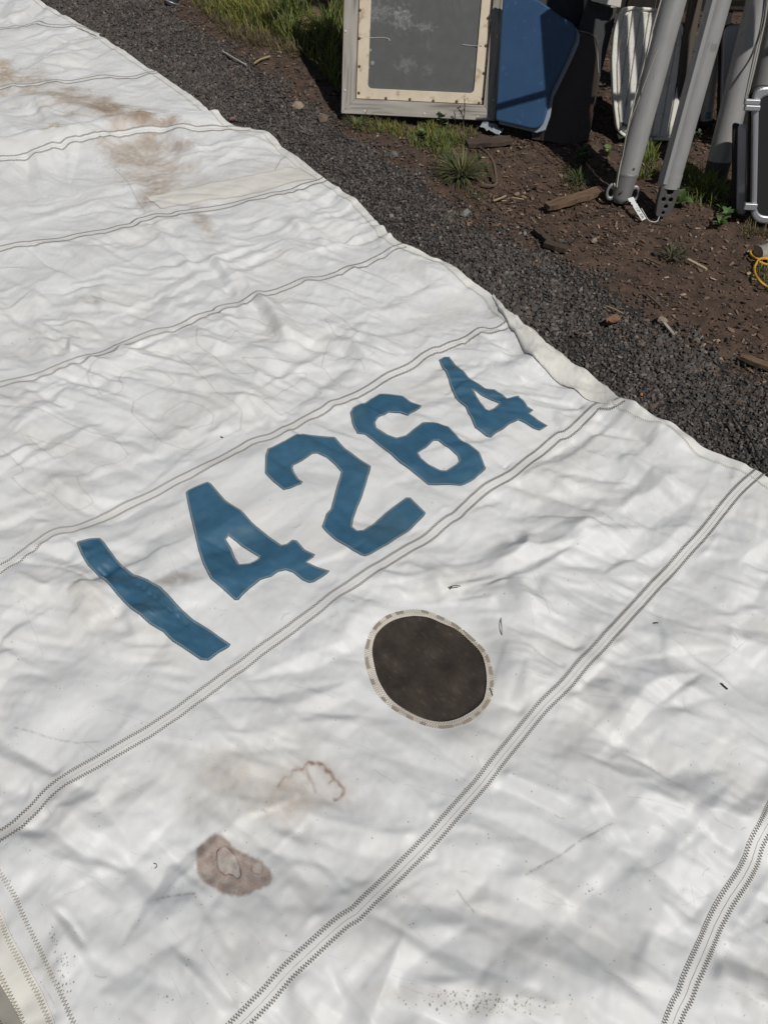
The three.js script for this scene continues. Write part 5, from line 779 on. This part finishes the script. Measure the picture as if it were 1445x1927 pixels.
// dark pipe end at the top, brown log and old rope bundle left of the frame
{
  const p = onY(318, 8), t = thing('pipe_end', 'dark metal pipe end standing in the soil at the top', 'pipe', p); mesh('pipe', new THREE.CylinderGeometry(0.035, 0.035, 0.5, 20).rotateZ(-0.35).rotateX(-0.3).translate(0.10, 0.22, -0.07), std(0.10, 0.105, 0.115, 0.35, { metalness: 0.6 }), t); mesh('rim', new THREE.TorusGeometry(0.036, 0.006, 8, 20).rotateX(Math.PI / 2).rotateZ(-0.35).rotateX(-0.3).translate(0.018, 0.008, -0.01), galv, t);
  const l = thing('brown_log', 'curved brown log end in the shade left of the wooden frame', 'log', onY(588, 58)); mesh('trunk', uvPlanar(tube([V(-0.03, -0.02, 0.03), V(0.02, 0.10, -0.06), V(0.10, 0.2, -0.16), V(0.22, 0.27, -0.3)], 0.055, 14), 0, 1, 2), std(1, 1, 1, 0.85, { map: woodTex([0.12, 0.07, 0.042], [0.17, 0.105, 0.065], [0.06, 0.036, 0.022], 41) }), l);
  const b = thing('matted_straw', 'matted bundle of old tan fibre on the bank left of the frame', 'straw', onY(590, 62)), Gs = [], rr = rng(3);
  for (let i = 0; i < 240; i++) { const a = rr() * 6.28, r = 0.10 * Math.sqrt(rr()), x = r * Math.cos(a), z = r * Math.sin(a) * 0.7, y = 0.07 * (1 - (r / 0.10) ** 2) + 0.02 * rr(), q = rr() * 0.8 - 0.4, l = 0.03 + 0.04 * rr(); Gs.push(tube([V(x - l * Math.cos(q), y - 0.006, z - l * Math.sin(q)), V(x, y + 0.008, z), V(x + l * Math.cos(q), y - 0.006, z + l * Math.sin(q))], 0.0018, 3)); }
  mesh('fibres', mergeGeometries(Gs), std(0.23, 0.18, 0.10, 0.95), b).userData.kind = 'stuff';
}
// debris lying on the sail
{
  const onCloth = (name, label, cat, lines, r, mat) => { const [cx, cz] = onSail(...lines[0][0]), t = thing(name, label, cat, [cx, Hs(cx, cz), cz]); for (const l of lines) mesh('strand', tube(l.map(([u, v, dy]) => { const [x, z] = onSail(u, v); return V(x, Hs(x, z) + r + (dy || 0.001), z).sub(t.position); }), r, 6), mat, t); };
  const nb = std(0.05, 0.036, 0.026, 0.85), nk = std(0.028, 0.026, 0.024, 0.8);
  onCloth('dry_twig', 'tiny brown forked twig on the cloth above the round window', 'twig', [[[843, 1107], [850, 1104], [858, 1103], [866, 1104]], [[845, 1108], [852, 1107], [861, 1106]], [[850, 1105], [846, 1110]]], 0.0011, nb);
  onCloth('pine_needle', 'forked dark pine needle on the cloth right of the round window', 'pine needle', [[[943, 1163], [940, 1173], [940, 1184], [944, 1196]], [[942, 1165], [943.5, 1178], [944, 1195]]], 0.00055, nk);
  onCloth('black_crumb', 'short black crumb on the cloth at the far right', 'crumb', [[[1355, 1287], [1360, 1292], [1367, 1298]]], 0.0022, nk);
  onCloth('black_crumb', 'small black crumb beside the straight seam on the right', 'crumb', [[[1229, 1174], [1233, 1173], [1237, 1173]]], 0.0015, nk);
  onCloth('hooked_bristle', 'tiny hooked black bristle left of the purple stain', 'bristle', [[[290, 1625], [295, 1627], [296, 1631], [292, 1635]]], 0.0007, nk);
  onCloth('dark_bristle', 'dark sliver stuck on the right rim of the round window', 'sliver', [[[921, 1296], [924, 1302], [926, 1310]]], 0.0013, nb);
  onCloth('black_fleck', 'black fleck on the cloth above the row of numerals between nine and two outlines', 'fleck', [[[416, 823], [418, 824], [420, 825]]], 0.0018, nk);
}

// ---------------------------------------------------------------- soil litter, grass, weeds
{
  const RL = rng(61), chips = [], peb = [];
  const wide = (z) => [-0.9 - 0.42 * (-z - 2), 2.3];
  for (let k = 0; k < 60000; k++) {
    const z = lerp(-5.6, -1.5, RL()), [a, b] = wide(z), x = lerp(a, b, RL()); if (inPoly(x, z, GRAVEL) && distPoly(x, z, BORDER, false) > 0.15) continue; if (inPoly(x, z, SAIL_POLY)) continue;
    const leaf = sst(-0.2, 0.5, noise(x * 1.6 + 4, z * 1.6)) ; const onBark = x > 0.2 ? 1 : 0.35; if (RL() > (0.35 + 0.65 * leaf) * onBark) continue;
    const s = lerp(0.004, 0.017, RL() ** 2), v = lerp(0.5, 1.5, RL()), t = RL();
    chips.push({ p: V(x, soilH(x, z) + 0.003 + 0.004 * RL(), z), r: [(RL() - 0.5) * 0.9, RL() * 6.3, (RL() - 0.5) * 0.9], s: V(s * lerp(0.25, 0.6, RL()), s * 0.22, s), c: t < 0.10 ? [0.27 * v, 0.195 * v, 0.135 * v] : t < 0.38 ? [0.145 * v, 0.092 * v, 0.06 * v] : [0.075 * v, 0.046 * v, 0.031 * v] });
  }
  for (let k = 0; k < 26000; k++) {
    const z = lerp(-5.6, -1.5, RL()), [a, b] = wide(z), x = lerp(a, b, RL()); if (inPoly(x, z, GRAVEL) && distPoly(x, z, BORDER, false) > 0.1) continue; if (inPoly(x, z, SAIL_POLY)) continue;
    const s = lerp(0.002, 0.007, RL() ** 2.2) * (RL() < 0.02 ? 2 : 1), v = lerp(0.5, 1.5, RL()), t = RL();
    peb.push({ p: V(x, soilH(x, z) + s * 0.3, z), r: [RL() * 6, RL() * 6, RL() * 6], s: V(s, s * 0.8, s * 1.1), c: t < 0.06 ? [0.34 * v, 0.30 * v, 0.25 * v] : t < 0.3 ? [0.15 * v, 0.115 * v, 0.09 * v] : [0.08 * v, 0.054 * v, 0.041 * v] });
  }
  console.log('litter', chips.length, peb.length);
  instanced('wood_chips', stoneGeo(71), std(1, 1, 1, 0.9, { flatShading: true }), chips, 'brown wood chips and bark crumbs scattered over the dark soil', 'wood chips');
  instanced('soil_crumbs', stoneGeo(72), std(1, 1, 1, 0.9, { flatShading: true }), peb, 'crumbs of earth and small pebbles scattered over the brown soil', 'pebbles');
}
function bladeGeo() { const pos = [], idx = [], n = 5; for (let i = 0; i <= n; i++) { const t = i / n, w = 0.5 * (1 - t * t * 0.96), y = Math.sin(t * 1.15) / Math.sin(1.15) * 0.94, z = 0.42 * t * t; pos.push(-w, y, z, w, y, z); } for (let i = 0; i < n; i++) { const k = i * 2; idx.push(k, k + 1, k + 2, k + 1, k + 3, k + 2); } const g = new THREE.BufferGeometry(); g.setAttribute('position', new THREE.Float32BufferAttribute(pos, 3)); g.setIndex(idx); g.computeVertexNormals(); return g; }
const BLADE = bladeGeo(), grassMat = phys(1, 1, 1, 0.7, { transmission: 0.45, thickness: 0 });
function grass(name, label, polyPx, count, h0, h1, w, pal, seed, straw = 0.15, kind = 'stuff', lean = 0.5) {
  const Rg = rng(seed), P = flat(pts(polyPx), 0), [x0, z0, x1, z1] = bbox(P), list = [];
  for (let k = 0; list.length < count && k < count * 12; k++) { const x = lerp(x0, x1, Rg()), z = lerp(z0, z1, Rg()); if (!inPoly(x, z, P)) continue; const n = noise(x * 5 + seed, z * 5), e = clamp(distPoly(x, z, P) / 0.12); if (Rg() > (0.35 + 0.65 * sst(-0.5, 0.3, n)) * (0.35 + 0.65 * e)) continue; const h = lerp(h0, h1, Rg()) * (0.6 + 0.4 * e) * (1 + 0.3 * n), c = pal[Math.floor(Rg() * pal.length)], s = Rg() < straw * (1.6 - e) ? [0.24, 0.19, 0.09] : c, b = lerp(0.7, 1.3, Rg()); list.push({ p: V(x, soilH(x, z) - 0.004, z), r: [lerp(-0.2, lean, Rg()), Rg() * 6.3, (Rg() - 0.5) * 0.5], s: V(w * lerp(0.6, 1.2, Rg()), h, h), c: s.map((q) => q * b) }); }
  return instanced(name, BLADE, grassMat, list, label, 'grass');
}
const GREEN = [[0.19, 0.27, 0.045], [0.24, 0.29, 0.055], [0.14, 0.22, 0.04], [0.30, 0.30, 0.06]], YEL = [[0.44, 0.38, 0.08], [0.34, 0.34, 0.06], [0.46, 0.39, 0.14]];
grass('grass', 'bright yellow green grass growing at the top edge above the bare soil', '368,-40 362,8 378,20 400,38 430,52 470,62 520,70 545,40 545,-60', 4200, 0.05, 0.14, 0.0055, [...GREEN, ...YEL], 1, 0.22);
grass('grass', 'tall dark green grass on the bank left of the wooden frame', '520,-60 505,40 530,78 560,92 582,116 604,140 622,160 640,175 650,100 650,-70', 4200, 0.07, 0.22, 0.0065, GREEN, 2, 0.10);
grass('dry_grass', 'dry straw fringe at the lower rim of the grass bank', '392,32 420,60 470,84 520,100 560,112 580,100 540,76 470,58 410,30', 1300, 0.04, 0.09, 0.004, [[0.26, 0.20, 0.10], [0.20, 0.16, 0.08], [0.13, 0.14, 0.05]], 3, 0.6, 'stuff', 1.3);
grass('grass', 'low sparse grass along the foot of the wooden frame', '655,226 690,228 760,228 860,236 905,240 900,262 860,258 780,262 720,250 665,242', 1100, 0.02, 0.065, 0.004, [...GREEN, ...YEL], 4, 0.2);
grass('grass', 'mossy green growth between the frame and the grass tuft', '760,234 840,238 880,262 870,292 820,296 770,270', 1500, 0.015, 0.06, 0.0045, [...GREEN, [0.12, 0.12, 0.03]], 5, 0.2);
grass('grass', 'thin green sprouts on the bare soil left of the wooden frame', '540,160 600,190 632,222 600,214 556,186', 130, 0.01, 0.03, 0.003, GREEN, 6, 0.2);
grass('grass', 'grass growing round the foot of the third thick spar', '1262,322 1300,316 1350,340 1392,372 1350,392 1300,388 1262,372', 800, 0.03, 0.12, 0.005, GREEN, 7, 0.08);
grass('grass', 'green grass in the gap between the two leaning spars', '1208,262 1238,262 1234,330 1200,336', 500, 0.03, 0.09, 0.005, GREEN, 8, 0.08);
grass('grass', 'faint grass patch on the soil below the dark hatch', '1230,462 1290,450 1300,492 1240,490', 90, 0.02, 0.06, 0.003, [[0.07, 0.075, 0.03], [0.12, 0.10, 0.05]], 9, 0.4);
grass('grass', 'dry sparse grass in front of the dark hatch', '1390,424 1460,432 1460,456 1390,444', 160, 0.03, 0.08, 0.003, [[0.16, 0.15, 0.06], [0.12, 0.13, 0.04]], 10, 0.5);
grass('grass', 'green sprouts around the yellow rope', '1395,505 1450,500 1470,560 1420,545', 220, 0.02, 0.06, 0.004, GREEN, 11, 0.2);
grass('moss', 'yellowish moss clump right of the bark litter', '1042,310 1090,300 1104,340 1090,362 1050,350', 900, 0.01, 0.03, 0.004, [[0.14, 0.12, 0.035], [0.10, 0.10, 0.03], [0.16, 0.13, 0.05]], 12, 0.3);
grass('moss', 'yellowish moss in front of the grass tuft', '870,350 930,352 940,380 880,378', 400, 0.008, 0.03, 0.004, [[0.14, 0.13, 0.035], [0.10, 0.11, 0.03]], 13, 0.3);
// the countable tuft: its blades fan out from one root
function tuft(label, px, n, h, seed, pal, spread = 1.1) {
  const t = thing('grass_tuft', label, 'grass tuft', onY(...px)), Rg = rng(seed), by = pal.map(() => []);
  for (let i = 0; i < n; i++) { const a = Rg() * 6.283, l = Math.sqrt(Rg()) * spread, r = 0.028 * Math.sqrt(Rg()), g = BLADE.clone(); M4.compose(V(Math.cos(a) * r, -0.003, Math.sin(a) * r), Q4.setFromEuler(E3.set(l * 0.8, Math.PI / 2 - a, (Rg() - 0.5) * 0.3, 'YXZ')), V(0.0042, h * lerp(0.5, 1.1, Rg()), h * lerp(0.4, 1.2, Rg()))); g.applyMatrix4(M4); by[Math.floor(Rg() * pal.length)].push(g); }
  by.forEach((L, i) => { if (L.length) mesh('blades', mergeGeometries(L), phys(...pal[i], 0.7, { transmission: 0.35, thickness: 0 }), t).userData.kind = 'stuff'; });
  return t;
}
tuft('round tuft of long yellow green grass at the gravel edge', [868, 332], 420, 0.135, 5, [[0.10, 0.14, 0.03], [0.15, 0.16, 0.045], [0.07, 0.11, 0.022], [0.24, 0.19, 0.09]], 1.25);
tuft('small grass tuft at the left foot of the wooden frame', [672, 236], 90, 0.075, 6, [[0.09, 0.12, 0.03], [0.18, 0.16, 0.06]], 1.2);
tuft('small dull grass tuft on open soil under the spars', [1266, 480], 70, 0.06, 7, [[0.07, 0.075, 0.03], [0.10, 0.09, 0.045]], 1.3);
tuft('little green tuft between the stake and the left spar', [1090, 338], 90, 0.06, 8, [[0.07, 0.11, 0.025], [0.10, 0.12, 0.03]], 1.2);
// broad-leaved weeds
function leafGeo(k = 0.5) { const pos = [], idx = [], n = 6; for (let i = 0; i <= n; i++) { const t = i / n, w = k * 0.5 * Math.sin(Math.PI * Math.pow(t, 0.8)) + 0.008, y = 0.28 * Math.sin(t * 2.1), z = t; pos.push(-w, y + w * 0.35, z, 0, y, z, w, y + w * 0.35, z); } for (let i = 0; i < n; i++) for (let j = 0; j < 2; j++) { const q = i * 3 + j; idx.push(q, q + 3, q + 1, q + 1, q + 3, q + 4); } const g = new THREE.BufferGeometry(); g.setAttribute('position', new THREE.Float32BufferAttribute(pos, 3)); g.setIndex(idx); g.computeVertexNormals(); return g; }
const LEAF = leafGeo(0.42), LEAFW = leafGeo(0.75);
function weed(label, px, n, len, h, seed, col, wide = false, stems = 1) {
  const t = thing('weed_plant', label, 'weed', onY(...px)), Rg = rng(seed), mats = [0.75, 1, 1.3].map((k) => phys(col[0] * k, col[1] * k, col[2] * k, 0.6, { transmission: 0.35, thickness: 0 }));
  for (let s = 0; s < stems; s++) { const bx = stems > 1 ? (Rg() - 0.5) * len * 3 : 0, bz = stems > 1 ? (Rg() - 0.5) * len * 2 : 0, hh = h * lerp(0.7, 1.1, Rg()); if (h > 0.01) mesh('stem', tube([V(bx, 0, bz), V(bx + 0.004, hh * 0.5, bz), V(bx + 0.01 * (Rg() - 0.5), hh, bz + 0.006)], 0.0016, 5), mats[0], t);
    for (let i = 0; i < n; i++) { const a = i * 2.4 + Rg(), l = len * lerp(0.6, 1.1, Rg()), m = mesh('leaf', wide ? LEAFW : LEAF, mats[Math.floor(Rg() * 3)], t); m.position.set(bx, hh * (n > 1 ? i / (n - 1) : 1) * 0.95, bz); m.rotation.set(-lerp(0.0, 0.7, Rg()), a, 0, 'YXZ'); m.scale.setScalar(l); } }
  return t;
}
weed('leafy green weed at the foot of the frame', [832, 236], 8, 0.045, 0.05, 1, [0.09, 0.17, 0.025], true);
weed('thin upright dark weed stalk before the right corner of the frame', [870, 240], 16, 0.012, 0.13, 2, [0.055, 0.075, 0.03]);
weed('shorter upright weed stalk before the frame', [854, 240], 9, 0.011, 0.075, 3, [0.055, 0.08, 0.03]);
weed('bushy small-leaved weed right of the bark litter', [1088, 306], 12, 0.020, 0.06, 4, [0.075, 0.12, 0.025], true, 6);
weed('pale green pointed leaf weed left of the left spar', [1141, 292], 3, 0.05, 0.03, 5, [0.13, 0.19, 0.05], true);
weed('dark pointed leaf plant before the white ribbed hatch', [1172, 262], 6, 0.085, 0.02, 6, [0.03, 0.045, 0.025], true);
weed('broad rosette weed beside the drilled end plate', [1272, 386], 10, 0.06, 0.02, 7, [0.085, 0.16, 0.03], true);
weed('star-shaped weed right of the rosette weed', [1342, 372], 9, 0.05, 0.04, 8, [0.085, 0.16, 0.035]);
weed('trailing star-leaved weed left of the dark hatch foot', [1366, 422], 12, 0.042, 0.03, 9, [0.09, 0.17, 0.035], false, 2);
weed('small sprouting weed above the trailing one', [1352, 398], 8, 0.035, 0.02, 10, [0.08, 0.15, 0.03]);
weed('light green sprout at the foot of the blue board', [1019, 252], 3, 0.028, 0.03, 11, [0.16, 0.22, 0.05], true);
weed('bushy green weed clump in the grass above the straw fringe', [556, 26], 16, 0.05, 0.08, 12, [0.07, 0.13, 0.02], true, 4);
weed('weeds with tiny leaves left of the third thick spar foot', [1300, 262], 10, 0.018, 0.04, 13, [0.06, 0.075, 0.03], true, 6);
weed('low leafy weed on the moss before the frame', [800, 262], 10, 0.02, 0.03, 14, [0.10, 0.15, 0.03], true, 6);
renderer.render(scene, camera);
